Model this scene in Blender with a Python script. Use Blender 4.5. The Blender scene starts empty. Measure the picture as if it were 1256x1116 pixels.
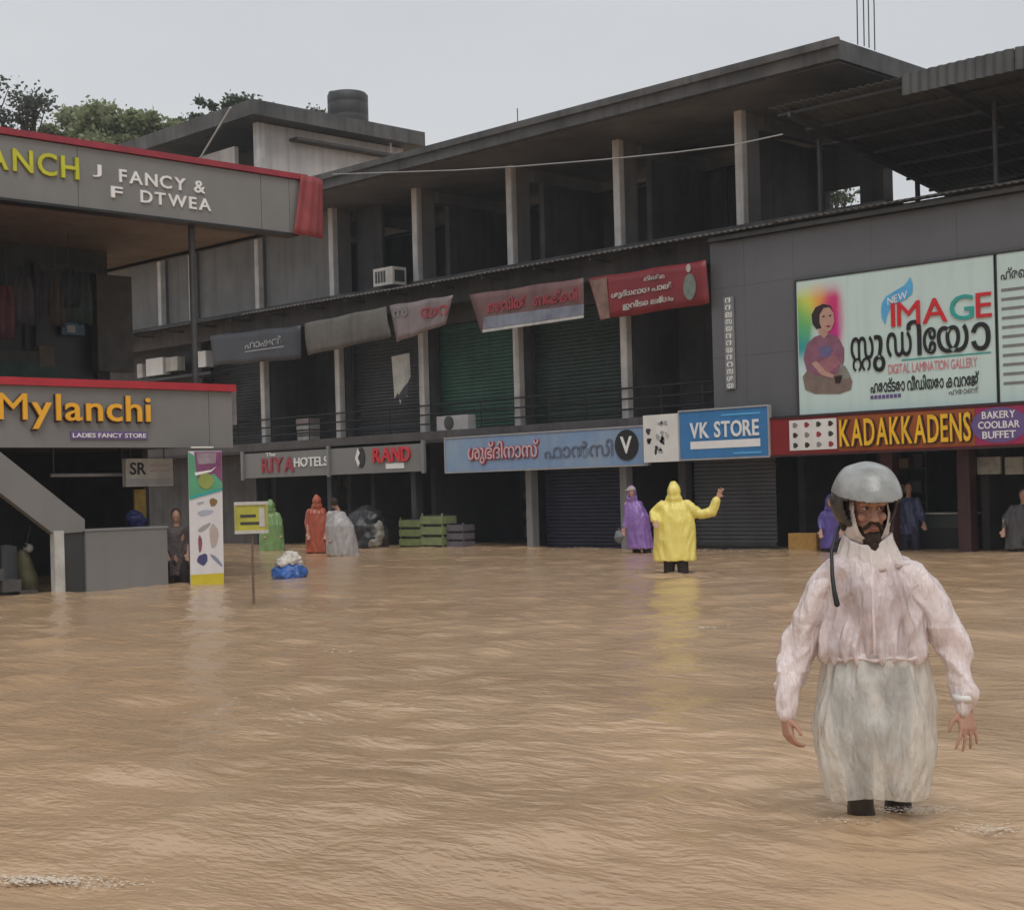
import bpy, math, random
import numpy as np
from mathutils import Vector, Matrix, noise
random.seed(7); np.random.seed(7)
sc = bpy.context.scene
COL = sc.collection
R = math.radians
S5 = math.sqrt(.5)

# ------------------------------------------------------------------ camera
FPX, ROLL, HCAM = 1877.0, R(1.54), 1.41
cd = bpy.data.cameras.new('camera'); cam = bpy.data.objects.new('camera', cd); COL.objects.link(cam)
cd.sensor_fit = 'HORIZONTAL'; cd.sensor_width = 36; cd.lens = 36 * FPX / 1256
cd.shift_y = 42 / 1256
cd.clip_start = .1; cd.clip_end = 3000
cam.matrix_world = Matrix.Translation((0, 0, HCAM)) @ Matrix.Rotation(R(45), 4, 'Z') @ Matrix.Rotation(R(90), 4, 'X') @ Matrix.Rotation(-ROLL, 4, 'Z')
sc.camera = cam

# ------------------------------------------------------------------ world / sun / exposure
SUN_EL, SUN_AZ = R(58), R(-20)           # high, veiled sun behind the camera's shoulder
w = bpy.data.worlds.new('World'); sc.world = w; w.use_nodes = True
nt = w.node_tree; nt.nodes.clear(); N = nt.nodes.new; L = nt.links.new
out = N('ShaderNodeOutputWorld'); bg = N('ShaderNodeBackground'); bg.inputs['Strength'].default_value = .1
sky = N('ShaderNodeTexSky'); sky.sky_type = 'NISHITA'; sky.sun_disc = False
sky.sun_elevation = SUN_EL; sky.sun_rotation = R(155); sky.dust_density = 4; sky.air_density = 1
hs = N('ShaderNodeHueSaturation'); hs.inputs['Saturation'].default_value = .12
tc = N('ShaderNodeTexCoord'); mp = N('ShaderNodeMapping'); mp.inputs['Scale'].default_value = (1.5, 1.5, 4)
nz = N('ShaderNodeTexNoise'); nz.inputs['Scale'].default_value = 1.3; nz.inputs['Detail'].default_value = 4
cr = N('ShaderNodeValToRGB')
cr.color_ramp.elements[0].position = .3; cr.color_ramp.elements[0].color = (.585, .615, .65, 1)
cr.color_ramp.elements[1].position = .7; cr.color_ramp.elements[1].color = (.685, .71, .735, 1)
ml = N('ShaderNodeVectorMath'); ml.operation = 'SCALE'; ml.inputs['Scale'].default_value = 9.2
mx = N('ShaderNodeMix'); mx.data_type = 'RGBA'; mx.inputs[0].default_value = .12
L(tc.outputs['Generated'], mp.inputs['Vector']); L(mp.outputs[0], nz.inputs['Vector']); L(nz.outputs[0], cr.inputs[0])
L(cr.outputs[0], ml.inputs[0]); L(sky.outputs[0], hs.inputs['Color'])
L(ml.outputs[0], mx.inputs[6]); L(hs.outputs[0], mx.inputs[7]); L(mx.outputs[2], bg.inputs['Color']); L(bg.outputs[0], out.inputs[0])

sl = bpy.data.lights.new('sun', 'SUN'); sl.energy = 1.2; sl.angle = R(30); sl.color = (1, .97, .93)
sun = bpy.data.objects.new('sun', sl); COL.objects.link(sun)
# sun stands behind the camera, a little to its right
sdir = Vector((math.cos(SUN_EL) * .77, -math.cos(SUN_EL) * .64, math.sin(SUN_EL)))
sun.rotation_euler = sdir.to_track_quat('Z', 'Y').to_euler()
vs = sc.view_settings; vs.view_transform = 'Standard'; vs.look = 'None'; vs.gamma = 1; vs.exposure = 0.16
vs.use_curve_mapping = False
sc.render.engine = 'CYCLES'
sc.cycles.max_bounces = 6; sc.cycles.diffuse_bounces = 3; sc.cycles.glossy_bounces = 3; sc.cycles.transparent_max_bounces = 12; sc.cycles.caustics_reflective = False; sc.cycles.caustics_refractive = False

# ------------------------------------------------------------------ measuring: a picture point on a known plane of the place
def ray(x, y):
    dx, dy = x - 628, y - 600
    a = (dx * math.cos(ROLL) - dy * math.sin(ROLL)) / FPX; b = (dx * math.sin(ROLL) + dy * math.cos(ROLL)) / FPX
    return Vector((-S5 + a * S5, S5 + a * S5, -b))
def atY(x, y, Y): d = ray(x, y); return Vector((0, 0, HCAM)) + d * (Y / d.y)
def atX(x, y, X): d = ray(x, y); return Vector((0, 0, HCAM)) + d * (X / d.x)
def atZ(x, y, Z): d = ray(x, y); return Vector((0, 0, HCAM)) + d * ((Z - HCAM) / d.z)

# ------------------------------------------------------------------ materials
MATS = {}
def srgb(r, g, b):
    f = lambda c: ((c / 255 + .055) / 1.055) ** 2.4 if c > 10 else c / 255 / 12.92
    return (f(r), f(g), f(b))
def mat(name, col, rough=.7, var=.25, scale=2.0, streak=0.0, bump=0.0, bscale=40, metal=0, spec=.5, col2=None, alpha=1, trans=0):
    """plain procedural surface: two noise-mixed tones, optional vertical dirt streaks and fine relief"""
    if name in MATS: return MATS[name]
    m = bpy.data.materials.new(name); m.use_nodes = True; t = m.node_tree; n = t.nodes.new; l = t.links.new
    p = t.nodes['Principled BSDF']; p.inputs['Roughness'].default_value = rough; p.inputs['Metallic'].default_value = metal
    p.inputs['Specular IOR Level'].default_value = spec
    tc = n('ShaderNodeTexCoord')
    nz = n('ShaderNodeTexNoise'); nz.inputs['Scale'].default_value = scale; nz.inputs['Detail'].default_value = 6; nz.inputs['Roughness'].default_value = .6
    l(tc.outputs['Object'], nz.inputs['Vector'])
    a = n('ShaderNodeMix'); a.data_type = 'RGBA'
    c2 = col2 or tuple(max(0, c * (1 - var)) for c in col)
    c1 = tuple(min(1, c * (1 + var * .6)) for c in col) if col2 is None else col
    a.inputs[6].default_value = (*c1, 1); a.inputs[7].default_value = (*c2, 1)
    mr = n('ShaderNodeMapRange'); mr.inputs[1].default_value = .3; mr.inputs[2].default_value = .7
    l(nz.outputs[0], mr.inputs[0]); l(mr.outputs[0], a.inputs[0])
    last = a.outputs[2]
    if streak:
        mp = n('ShaderNodeMapping'); mp.inputs['Scale'].default_value = (5, 5, .35)
        n2 = n('ShaderNodeTexNoise'); n2.inputs['Scale'].default_value = 1.0; n2.inputs['Detail'].default_value = 5
        l(tc.outputs['Object'], mp.inputs[0]); l(mp.outputs[0], n2.inputs['Vector'])
        m2 = n('ShaderNodeMapRange'); m2.inputs[1].default_value = .48; m2.inputs[2].default_value = .75; m2.inputs[4].default_value = streak
        l(n2.outputs[0], m2.inputs[0])
        b = n('ShaderNodeMix'); b.data_type = 'RGBA'; b.blend_type = 'MULTIPLY'
        b.inputs[7].default_value = (.40, .38, .35, 1); l(m2.outputs[0], b.inputs[0]); l(last, b.inputs[6]); last = b.outputs[2]
    l(last, p.inputs['Base Color'])
    # wet sheen varies over the surface
    rr = n('ShaderNodeMapRange'); rr.inputs[3].default_value = max(.05, rough - .12); rr.inputs[4].default_value = min(1, rough + .12)
    l(nz.outputs[0], rr.inputs[0]); l(rr.outputs[0], p.inputs['Roughness'])
    if bump:
        n3 = n('ShaderNodeTexNoise'); n3.inputs['Scale'].default_value = bscale; n3.inputs['Detail'].default_value = 4
        l(tc.outputs['Object'], n3.inputs['Vector'])
        bp = n('ShaderNodeBump'); bp.inputs['Strength'].default_value = bump; bp.inputs['Distance'].default_value = .02
        l(n3.outputs[0], bp.inputs['Height']); l(bp.outputs[0], p.inputs['Normal'])
    p.inputs['Alpha'].default_value = alpha
    if trans: p.inputs['Transmission Weight'].default_value = trans
    MATS[name] = m; return m

M = dict(
    conc_dark=mat('stained dark concrete', (.085, .078, .078), .8, .35, 1.2, .6, .3),
    conc_roof=mat('weathered roof concrete', (.10, .098, .098), .75, .5, .8, .8, .4),
    conc_soffit=mat('bare soffit concrete', (.135, .135, .145), .85, .5, .6, 0, .4),
    conc_grey=mat('grey plaster', (.20, .20, .20), .8, .2, 1.0, .4, .2),
    plaster_pale=mat('pale grey plaster', (.58, .545, .53), .8, .22, .6, .5, .2),
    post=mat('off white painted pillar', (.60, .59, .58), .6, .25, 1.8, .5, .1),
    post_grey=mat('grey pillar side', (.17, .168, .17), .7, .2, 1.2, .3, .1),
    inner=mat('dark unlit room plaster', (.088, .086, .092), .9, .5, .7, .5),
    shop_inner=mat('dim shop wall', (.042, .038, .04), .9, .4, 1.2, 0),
    clad=mat('charcoal composite cladding', (.125, .127, .137), .38, .10, .6, .10),
    clad_left=mat('grey composite fascia', (.20, .196, .19), .45, .12, .7, .12),
    red=mat('red edge trim', (.30, .025, .04), .4, .25, 2.0, .3),
    soffit=mat('brown soffit board', (.19, .155, .14), .7, .3, .9, .2),
    black=mat('black metal', (.012, .012, .013), .5, .2),
    dark=mat('dark grey paint', (.04, .04, .042), .55, .25, 1.5, .3),
    tin=mat('weathered tin sheet', (.20, .195, .195), .5, .3, 1.5, .6, .1, metal=.2),
    tin_dark=mat('dark tin sheet', (.07, .072, .072), .6, .35, 1.2, .4),
    steel=mat('painted steel section', (.05, .05, .052), .5, .3, 3),
    shutter=mat('dark grey roller shutter', (.055, .058, .062), .5, .25, 1.0, .4),
    shutter_green=mat('green roller shutter', (.04, .12, .085), .5, .25, 1.0, .5),
    shutter_olive=mat('grey green roller shutter', (.032, .058, .046), .5, .25, 1.0, .5),
    shutter_blue=mat('navy roller shutter', (.012, .014, .04), .5, .2, 1.0, .4),
    shutter_grey=mat('grey roller shutter', (.075, .08, .088), .45, .15, 1.0, .35),
    white=mat('white plastic', (.72, .72, .70), .4, .08, 3, .15),
    offwhite=mat('dirty white paint', (.5, .49, .46), .6, .25, 3, .4),
    grey_mid=mat('mid grey paint', (.22, .225, .23), .55, .15, 1.2, .3),
    blue_sign=mat('light blue sign board', (.15, .27, .50), .35, .18, .9, .2, col2=(.27, .36, .47)),
    blue_store=mat('store blue sign board', (.05, .20, .45), .35, .12, .9, .15),
    red_sign=mat('deep red sign board', (.22, .018, .02), .4, .2, 1.0, .15),
    magenta_sign=mat('crimson sign end', (.33, .02, .09), .4, .2, 1.0, .1),
    orange_sign=mat('burnt orange sign panel', (.32, .085, .02), .4, .2, 1.0, .1),
    yellow_let=mat('yellow lettering', (.85, .50, .03), .35, .12, 4),
    orange_let=mat('amber lettering', (.85, .42, .02), .3, .1, 4),
    lime_let=mat('lime yellow lettering', (.55, .55, .03), .4, .2, 4),
    white_let=mat('white lettering', (.8, .8, .79), .4, .06, 4),
    grey_let=mat('faded grey lettering', (.35, .35, .36), .5, .15, 4),
    red_let=mat('red lettering', (.62, .02, .03), .35, .1, 4),
    red_let_dark=mat('dull red lettering', (.33, .03, .045), .4, .2, 4),
    black_let=mat('black lettering', (.012, .012, .012), .4, .1, 4),
    purple_let=mat('purple print', (.14, .09, .25), .4, .1, 4),
    teal_let=mat('teal print', (.03, .36, .33), .4, .1, 4),
    cyan_let=mat('sky blue print', (.10, .42, .75), .4, .1, 4),
    mint=mat('pale mint billboard vinyl', (.58, .73, .70), .4, .05, .5, .12),
    skin=mat('brown skin', (.46, .25, .18), .5, .18, 14, 0, .1, 80),
    beard=mat('dark beard hair', (.04, .022, .014), .8, .4, 60, 0, .6, 160),
    wood=mat('yellow plywood', (.45, .26, .07), .6, .2, 6),
    green_crate=mat('green plastic crate', (.15, .19, .07), .6, .3, 4),
    maroon=mat('maroon painted column', (.05, .018, .02), .5, .25, 2),
)

# ------------------------------------------------------------------ builders
JUNK = []
def wm(o): return o.matrix_basis if o.parent is None else wm(o.parent) @ o.matrix_basis
def tag(o, label=None, cat=None, group=None, kind=None):
    if label: o['label'] = label
    if cat: o['category'] = cat
    if group: o['group'] = group
    if kind: o['kind'] = kind
    return o
def thing(name, loc, label, cat, group=None, rz=0, kind=None):
    o = bpy.data.objects.new(name, None); COL.objects.link(o); o.location = loc; o.rotation_euler = (0, 0, rz)
    o.matrix_basis = Matrix.Translation(loc) @ Matrix.Rotation(rz, 4, 'Z'); o.empty_display_size = .2
    return tag(o, label, cat, group, kind)
def link(name, me, m, parent=None):
    o = bpy.data.objects.new(name, me); COL.objects.link(o)
    if m is not None: me.materials.append(m)
    if parent: o.parent = parent
    return o

class B:
    def __init__(s): s.v = []; s.f = []
    def add(s, vs, fs):
        k = len(s.v); s.v += [Vector(v) for v in vs]; s.f += [tuple(i + k for i in f) for f in fs]; return s
    def box(s, x0, x1, y0, y1, z0, z1):
        x0, x1 = sorted((x0, x1)); y0, y1 = sorted((y0, y1)); z0, z1 = sorted((z0, z1))
        return s.add([(x0, y0, z0), (x1, y0, z0), (x1, y1, z0), (x0, y1, z0), (x0, y0, z1), (x1, y0, z1), (x1, y1, z1), (x0, y1, z1)],
                     [(0, 3, 2, 1), (4, 5, 6, 7), (0, 1, 5, 4), (1, 2, 6, 5), (2, 3, 7, 6), (3, 0, 4, 7)])
    def cbox(s, x0, x1, y0, y1, z0, z1, c=.02):
        """box with chamfered vertical edges"""
        p = [(x0 + c, y0), (x1 - c, y0), (x1, y0 + c), (x1, y1 - c), (x1 - c, y1), (x0 + c, y1), (x0, y1 - c), (x0, y0 + c)]
        return s.add([(x, y, z0) for x, y in p] + [(x, y, z1) for x, y in p],
                     [tuple(range(7, -1, -1)), tuple(range(8, 16))] + [(i, (i + 1) % 8, 8 + (i + 1) % 8, 8 + i) for i in range(8)])
    def prism(s, pts, ext):
        ext = Vector(ext); n = len(pts); pts = [Vector(p) for p in pts]
        return s.add(pts + [p + ext for p in pts], [tuple(range(n - 1, -1, -1)), tuple(range(n, 2 * n))] + [(i, (i + 1) % n, n + (i + 1) % n, n + i) for i in range(n)])
    def loft(s, rings, caps=True, closed=True):
        n = len(rings[0]); vs = [p for r in rings for p in r]; fs = []
        for k in range(len(rings) - 1):
            for i in range(n if closed else n - 1):
                j = (i + 1) % n; fs.append((k * n + i, k * n + j, (k + 1) * n + j, (k + 1) * n + i))
        if caps: fs += [tuple(range(n - 1, -1, -1)), tuple(range((len(rings) - 1) * n, len(rings) * n))]
        return s.add(vs, fs)
    def tube(s, pts, rs, n=10, caps=True, round_=False):
        pts = [Vector(p) for p in pts]
        if not hasattr(rs, '__len__'): rs = [rs] * len(pts)
        if round_:
            a = (pts[0] - pts[1]).normalized(); b = (pts[-1] - pts[-2]).normalized()
            P = []; Q = []
            for k in (88, 60, 30): P.append(pts[0] + a * rs[0] * math.sin(R(k))); Q.append(rs[0] * math.cos(R(k)))
            P += pts; Q += list(rs)
            for k in (30, 60, 88): P.append(pts[-1] + b * rs[-1] * math.sin(R(k))); Q.append(rs[-1] * math.cos(R(k)))
            pts, rs = P, Q
        rings = []; up = None
        for i, p in enumerate(pts):
            t = (pts[min(i + 1, len(pts) - 1)] - pts[max(i - 1, 0)]).normalized()
            if up is None: up = Vector((0, 0, 1)) if abs(t.z) < .9 else Vector((1, 0, 0))
            a = t.cross(up).normalized(); b = a.cross(t).normalized(); up = b
            rings.append([p + a * rs[i] * math.cos(2 * math.pi * k / n) + b * rs[i] * math.sin(2 * math.pi * k / n) for k in range(n)])
        return s.loft(rings, caps)
    def ell(s, c, r, nu=20, nv=14, rot=None):
        c = Vector(c); rings = []
        for i in range(nv + 1):
            t = math.pi * (i + .02) / (nv + .04)
            ring = [Vector((r[0] * math.sin(t) * math.cos(2 * math.pi * k / nu), r[1] * math.sin(t) * math.sin(2 * math.pi * k / nu), -r[2] * math.cos(t))) for k in range(nu)]
            rings.append([c + (rot @ p if rot else p) for p in ring])
        return s.loft(rings)
    def ering(s, c, rx, ry, n=28): return [Vector((c[0] + rx * math.cos(2 * math.pi * k / n), c[1] + ry * math.sin(2 * math.pi * k / n), c[2])) for k in range(n)]
    def mesh(s, name, inv=None):
        me = bpy.data.meshes.new(name)
        vs = s.v if inv is None else [inv @ v for v in s.v]
        me.from_pydata([tuple(v) for v in vs], [], s.f); me.update(); return me
    def build(s, name, m, parent=None, local=False, smooth=False, bevel=0):
        inv = None if (parent is None or local) else wm(parent).inverted()
        o = link(name, s.mesh(name, inv), m, parent)
        if smooth: o.data.polygons.foreach_set('use_smooth', [True] * len(o.data.polygons))
        if bevel:
            b = o.modifiers.new('bevel', 'BEVEL'); b.width = bevel; b.segments = 2; b.limit_method = 'ANGLE'
        return o
def boxo(name, m, parent, x0, x1, y0, y1, z0, z1, **k): return B().box(x0, x1, y0, y1, z0, z1).build(name, m, parent, **k)

def fuse(name, b, voxel, smooth, m, parent, disp=None, keep=None):
    """melt overlapping closed volumes into one continuous skin (local coordinates of the parent)"""
    me = b.mesh(name + '_tmp'); t = bpy.data.objects.new('tmp', me); COL.objects.link(t)
    r = t.modifiers.new('r', 'REMESH'); r.mode = 'VOXEL'; r.voxel_size = voxel; r.use_smooth_shade = True
    s = t.modifiers.new('s', 'SMOOTH'); s.factor = .5; s.iterations = smooth
    dg = bpy.context.evaluated_depsgraph_get(); dg.update()
    out = bpy.data.meshes.new_from_object(t.evaluated_get(dg)); out.name = name
    COL.objects.unlink(t); JUNK.extend((t, me))
    if disp:
        n_ = len(out.vertices); co = np.empty(n_ * 3); no = np.empty(n_ * 3)
        out.vertices.foreach_get('co', co); out.vertex_normals.foreach_get('vector', no); co = co.reshape(-1, 3); no = no.reshape(-1, 3)
        dd = np.array([disp(Vector(c), Vector(q)) for c, q in zip(co, no)])
        out.vertices.foreach_set('co', (co + no * dd[:, None]).ravel()); out.update()
    if keep:
        import bmesh
        bm = bmesh.new(); bm.from_mesh(out)
        bmesh.ops.delete(bm, geom=[f for f in bm.faces if not keep(f.calc_center_median())], context='FACES')
        bm.to_mesh(out); bm.free()
    out.polygons.foreach_set('use_smooth', [True] * len(out.polygons))
    return link(name, out, m, parent)

# flat lettering and print on an upright board ---------------------------------
class Face:
    """an upright plane: origin, direction to the reader's right, up; third axis points at the reader"""
    def __init__(s, o, xd, zd=(0, 0, 1)): s.o = Vector(o); s.x = Vector(xd).normalized(); s.z = Vector(zd).normalized(); s.n = s.x.cross(s.z).normalized()
    def p(s, u, v, d=0): return s.o + s.x * u + s.z * v + s.n * d
_tc = {}
def glyphs(body, bold):
    k = (body, bold)
    if k in _tc: return _tc[k]
    c = bpy.data.curves.new('t', 'FONT'); c.body = body; c.size = 1; c.extrude = .5; c.offset = bold; c.resolution_u = 3
    o = bpy.data.objects.new('t', c); COL.objects.link(o)
    dg = bpy.context.evaluated_depsgraph_get(); dg.update()
    me = bpy.data.meshes.new_from_object(o.evaluated_get(dg))
    vs = [tuple(v.co) for v in me.vertices]; fs = [tuple(p.vertices) for p in me.polygons]
    COL.objects.unlink(o); JUNK.extend((o, c, me))
    _tc[k] = (vs, fs); return vs, fs
def lettering(face, body, u0, u1, v0, v1, m, parent, d=.004, depth=.012, bold=.01, single=True, shear=0, gap=.07, rise=0, name='letter'):
    """set body between u0..u1 and v0..v1 on the face; one mesh per letter, or one for the line"""
    if single:
        items = []; x = 0
        for ch in body:
            if ch == ' ': x += .32; continue
            vs, fs = glyphs(ch, 0.0 if ch == 'M' else bold)       # a bolder M folds over itself
            if not vs: continue
            lo = min(v[0] for v in vs); hi = max(v[0] for v in vs)
            items.append(([(v[0] - lo + x, v[1], v[2]) for v in vs], fs)); x += hi - lo + gap
    else:
        vs, fs = glyphs(body, bold); items = [(vs, fs)]
    allv = [v for it in items for v in it[0]]
    X0 = min(v[0] for v in allv); X1 = max(v[0] for v in allv); Y0 = min(v[1] for v in allv); Y1 = max(v[1] for v in allv)
    out = []
    for vs, fs in items:
        b = B(); pts = []
        for x, y, z in vs:
            uu = (x - X0) / (X1 - X0); vv = (y - Y0) / (Y1 - Y0)
            u = u0 + (u1 - u0) * uu + shear * (v1 - v0) * vv
            pts.append(face.p(u, v0 + (v1 - v0) * vv + rise * uu, d + depth * (z + .5)))
        b.add(pts, fs); out.append(b.build(name if single else 'lettering', m, parent))
    return out
def patch(face, name, pts, m, parent, d=.004, depth=.004):
    return B().prism([face.p(u, v, d) for u, v in pts], face.n * depth).build(name, m, parent)
def rect(face, name, u0, u1, v0, v1, m, parent, d=.004, depth=.004): return patch(face, name, [(u0, v0), (u1, v0), (u1, v1), (u0, v1)], m, parent, d, depth)
def blob(u, v, ru, rv, n=24, rot=0, wob=0):
    o = []
    for k in range(n):
        a = 2 * math.pi * k / n; q = 1 + wob * math.sin(3 * a + 1) + wob * .6 * math.sin(5 * a)
        x, y = ru * q * math.cos(a), rv * q * math.sin(a); o.append((u + x * math.cos(rot) - y * math.sin(rot), v + x * math.sin(rot) + y * math.cos(rot)))
    return o
FRONT = lambda x, y, Y: Face(atY(x, y, Y), (1, 0, 0))       # boards on the long block
def uvY(face, x, y): p = atY(x, y, face.o.y); return (p.x - face.o.x, p.z - face.o.z)
def uvX(face, x, y): p = atX(x, y, face.o.x); return (p.y - face.o.y, p.z - face.o.z)

# ================================================================== SETTING: ground, water
boxo('ground', mat('silt covered road', (.12, .085, .055), .9, .3, .4), None, -900, 900, -900, 900, -.95, -.75)['kind'] = 'structure'

def water():
    x0, x1, y0, y1, st = -37.0, 3.0, -1.0, 28.0, .075
    xs = np.arange(x0, x1 + 1e-6, st); ys = np.arange(y0, y1 + 1e-6, st)
    X, Y = np.meshgrid(xs, ys); Z = np.zeros_like(X)
    rng = np.random.RandomState(3)
    for i in range(70):
        lam = .28 * (1.9 / .28) ** rng.rand(); a = rng.normal(R(38), 1.0)
        k = 2 * math.pi / lam; ph = rng.rand() * 6.28; amp = .0022 * lam ** .8
        # each train comes and goes in patches
        e = (.5 + .5 * np.sin(X * rng.uniform(.15, .7) + Y * rng.uniform(-.7, .7) + rng.rand() * 6.28)) ** 1.6 * 1.5
        Z += amp * e * np.sin(k * (X * math.cos(a) + Y * math.sin(a)) + ph)
    for i in range(9):                               # slow swell of the current
        lam = rng.uniform(2.2, 6.5); a = rng.normal(R(40), .8); k = 2 * math.pi / lam
        Z += .0022 * lam ** .6 * np.sin(k * (X * math.cos(a) + Y * math.sin(a)) + rng.rand() * 6.28 + .8 * np.sin(.35 * X + .2 * Y))
    for (cx, cy, A) in WAKES:
        r = np.hypot(X - cx, Y - cy); Z += A * np.exp(-r / .9) * np.sin(r * 2 * math.pi / .30)
    Z *= 1
    ny, nx = X.shape
    v = np.stack([X, Y, Z], -1).reshape(-1, 3)
    # flat sheet out to the horizon round the rippled court
    bx = [-900, x0, xs[-1], 900]; by = [-900, y0, ys[-1], 900]
    idx = np.arange(nx * ny).reshape(ny, nx)
    f = np.stack([idx[:-1, :-1], idx[:-1, 1:], idx[1:, 1:], idx[1:, :-1]], -1).reshape(-1, 4)
    ev = [(a, b, 0) for b in by for a in bx]; k = nx * ny
    ef = [(k + j * 4 + i, k + j * 4 + i + 1, k + j * 4 + i + 5, k + j * 4 + i + 4) for j in range(3) for i in range(3) if not (i == 1 and j == 1)]
    V = np.concatenate([v, np.array(ev)]); F = np.concatenate([f, np.array(ef)])
    me = bpy.data.meshes.new('water')
    me.vertices.add(len(V)); me.vertices.foreach_set('co', V.ravel())
    me.loops.add(F.size); me.loops.foreach_set('vertex_index', F.ravel().astype(np.int32))
    me.polygons.add(len(F)); me.polygons.foreach_set('loop_start', np.arange(0, F.size, 4).astype(np.int32))
    me.polygons.foreach_set('loop_total', np.full(len(F), 4, np.int32)); me.update(); me.validate()
    me.polygons.foreach_set('use_smooth', [True] * len(me.polygons))
    m = bpy.data.materials.new('muddy flood water'); m.use_nodes = True; t = m.node_tree; n = t.nodes.new; l = t.links.new
    p = t.nodes['Principled BSDF']; p.inputs['Roughness'].default_value = .15; p.inputs['IOR'].default_value = 1.33
    tc = n('ShaderNodeTexCoord')
    def nz(sc_, det, rot=0, st=(1, 1, 1)):
        mp = n('ShaderNodeMapping'); mp.inputs['Scale'].default_value = st; mp.inputs['Rotation'].default_value = (0, 0, rot)
        a = n('ShaderNodeTexNoise'); a.inputs['Scale'].default_value = sc_; a.inputs['Detail'].default_value = det
        l(tc.outputs['Object'], mp.inputs[0]); l(mp.outputs[0], a.inputs['Vector']); return a.outputs[0]
    silt = nz(.33, 7, R(-45), (.55, 2.0, 1))
    cm = n('ShaderNodeMix'); cm.data_type = 'RGBA'; cm.inputs[6].default_value = (.545, .368, .222, 1); cm.inputs[7].default_value = (.425, .278, .162, 1)
    mr = n('ShaderNodeMapRange'); mr.inputs[1].default_value = .35; mr.inputs[2].default_value = .65
    l(silt, mr.inputs[0]); l(mr.outputs[0], cm.inputs[0])
    # flecks of froth drifting in a few places
    fr = nz(7, 6, R(45), (1, 2.5, 1)); pt = nz(.28, 2)
    mul = n('ShaderNodeMath'); mul.operation = 'MULTIPLY'; l(fr, mul.inputs[0]); l(pt, mul.inputs[1])
    fm = n('ShaderNodeMapRange'); fm.inputs[1].default_value = .43; fm.inputs[2].default_value = .50; l(mul.outputs[0], fm.inputs[0])
    c2 = n('ShaderNodeMix'); c2.data_type = 'RGBA'; c2.inputs[7].default_value = (.75, .66, .54, 1)
    l(fm.outputs[0], c2.inputs[0]); l(cm.outputs[2], c2.inputs[6]); l(c2.outputs[2], p.inputs['Base Color'])
    h1 = nz(5.5, 3, R(-45), (.6, 1.4, 1)); h2 = nz(22, 3, R(-45), (.7, 1.3, 1))
    pa = nz(.22, 2); pr = n('ShaderNodeMapRange'); pr.inputs[1].default_value = .35; pr.inputs[2].default_value = .65; pr.inputs[3].default_value = .35; pr.inputs[4].default_value = 1.0
    l(pa, pr.inputs[0])
    b1 = n('ShaderNodeBump'); b1.inputs['Distance'].default_value = .038; b1.inputs['Strength'].default_value = .6
    b2 = n('ShaderNodeBump'); b2.inputs['Distance'].default_value = .009; l(pr.outputs[0], b2.inputs['Strength'])
    l(h1, b1.inputs['Height']); l(h2, b2.inputs['Height']); l(b1.outputs[0], b2.inputs['Normal']); l(b2.outputs[0], p.inputs['Normal'])
    # rings where the rain strikes
    vo = n('ShaderNodeTexVoronoi'); vo.inputs['Scale'].default_value = 3.6; l(tc.outputs['Object'], vo.inputs['Vector'])
    sn = n('ShaderNodeMath'); sn.operation = 'MULTIPLY'; sn.inputs[1].default_value = 55; l(vo.outputs['Distance'], sn.inputs[0])
    s2 = n('ShaderNodeMath'); s2.operation = 'SINE'; l(sn.outputs[0], s2.inputs[0])
    fo = n('ShaderNodeMapRange'); fo.inputs[1].default_value = 0; fo.inputs[2].default_value = .33; fo.inputs[3].default_value = 1; fo.inputs[4].default_value = 0; l(vo.outputs['Distance'], fo.inputs[0])
    rg = n('ShaderNodeMath'); rg.operation = 'MULTIPLY'; l(s2.outputs[0], rg.inputs[0]); l(fo.outputs[0], rg.inputs[1])
    b3 = n('ShaderNodeBump'); b3.inputs['Distance'].default_value = .0035; b3.inputs['Strength'].default_value = .3
    l(rg.outputs[0], b3.inputs['Height']); l(b2.outputs[0], b3.inputs['Normal']); l(b3.outputs[0], p.inputs['Normal'])
    me.materials.append(m); o = bpy.data.objects.new('water', me); o['kind'] = 'structure'; return o
MANP = atZ(1068, 1000, 0); YELP = atZ(829, 703, 0); PURP = atZ(780, 678, 0)
WAKES = [(MANP.x, MANP.y, .016), (YELP.x, YELP.y, .014), (PURP.x, PURP.y, .010)]
WATER = water()                                      # linked at the end: it slows the mesh melting below

# ================================================================== MAIN BLOCK
FY = 26.8                                            # plane of the pillars
GRID = [-40.43, -36.95, -33.44, -29.93, -26.43, -22.95, -19.5]
mb = thing('shop_building', (-30, 30, -.4), 'long dark three storey concrete shop block with pillars and flat overhanging roof', 'building')

# slabs
boxo('floor_slab', M['conc_dark'], mb, -52, -15.95, 26.55, 33, 6.55, 6.9)
boxo('floor_slab', M['conc_dark'], mb, -52, -19.82, 26.0, 33, 2.72, 2.93)
roof = boxo('roof', M['conc_roof'], mb, -52, -15.9, 24.9, 31.2, 9.36, 9.73)
boxo('soffit', M['conc_soffit'], roof, -51.9, -16.0, 25.08, 31.1, 9.33, 9.357)
boxo('roof_lip', M['conc_roof'], roof, -52, -15.85, 24.82, 24.897, 9.60, 9.75)
for x in GRID + [-16.1, -42.2]:
    boxo('roof_beam', M['conc_soffit'], mb, x - .085, x + .085, 27.4, 31.0, 9.02, 9.327)
boxo('roof_beam', M['conc_soffit'], mb, -51.8, -16.0, 29.6, 29.84, 8.98, 9.02)
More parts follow.
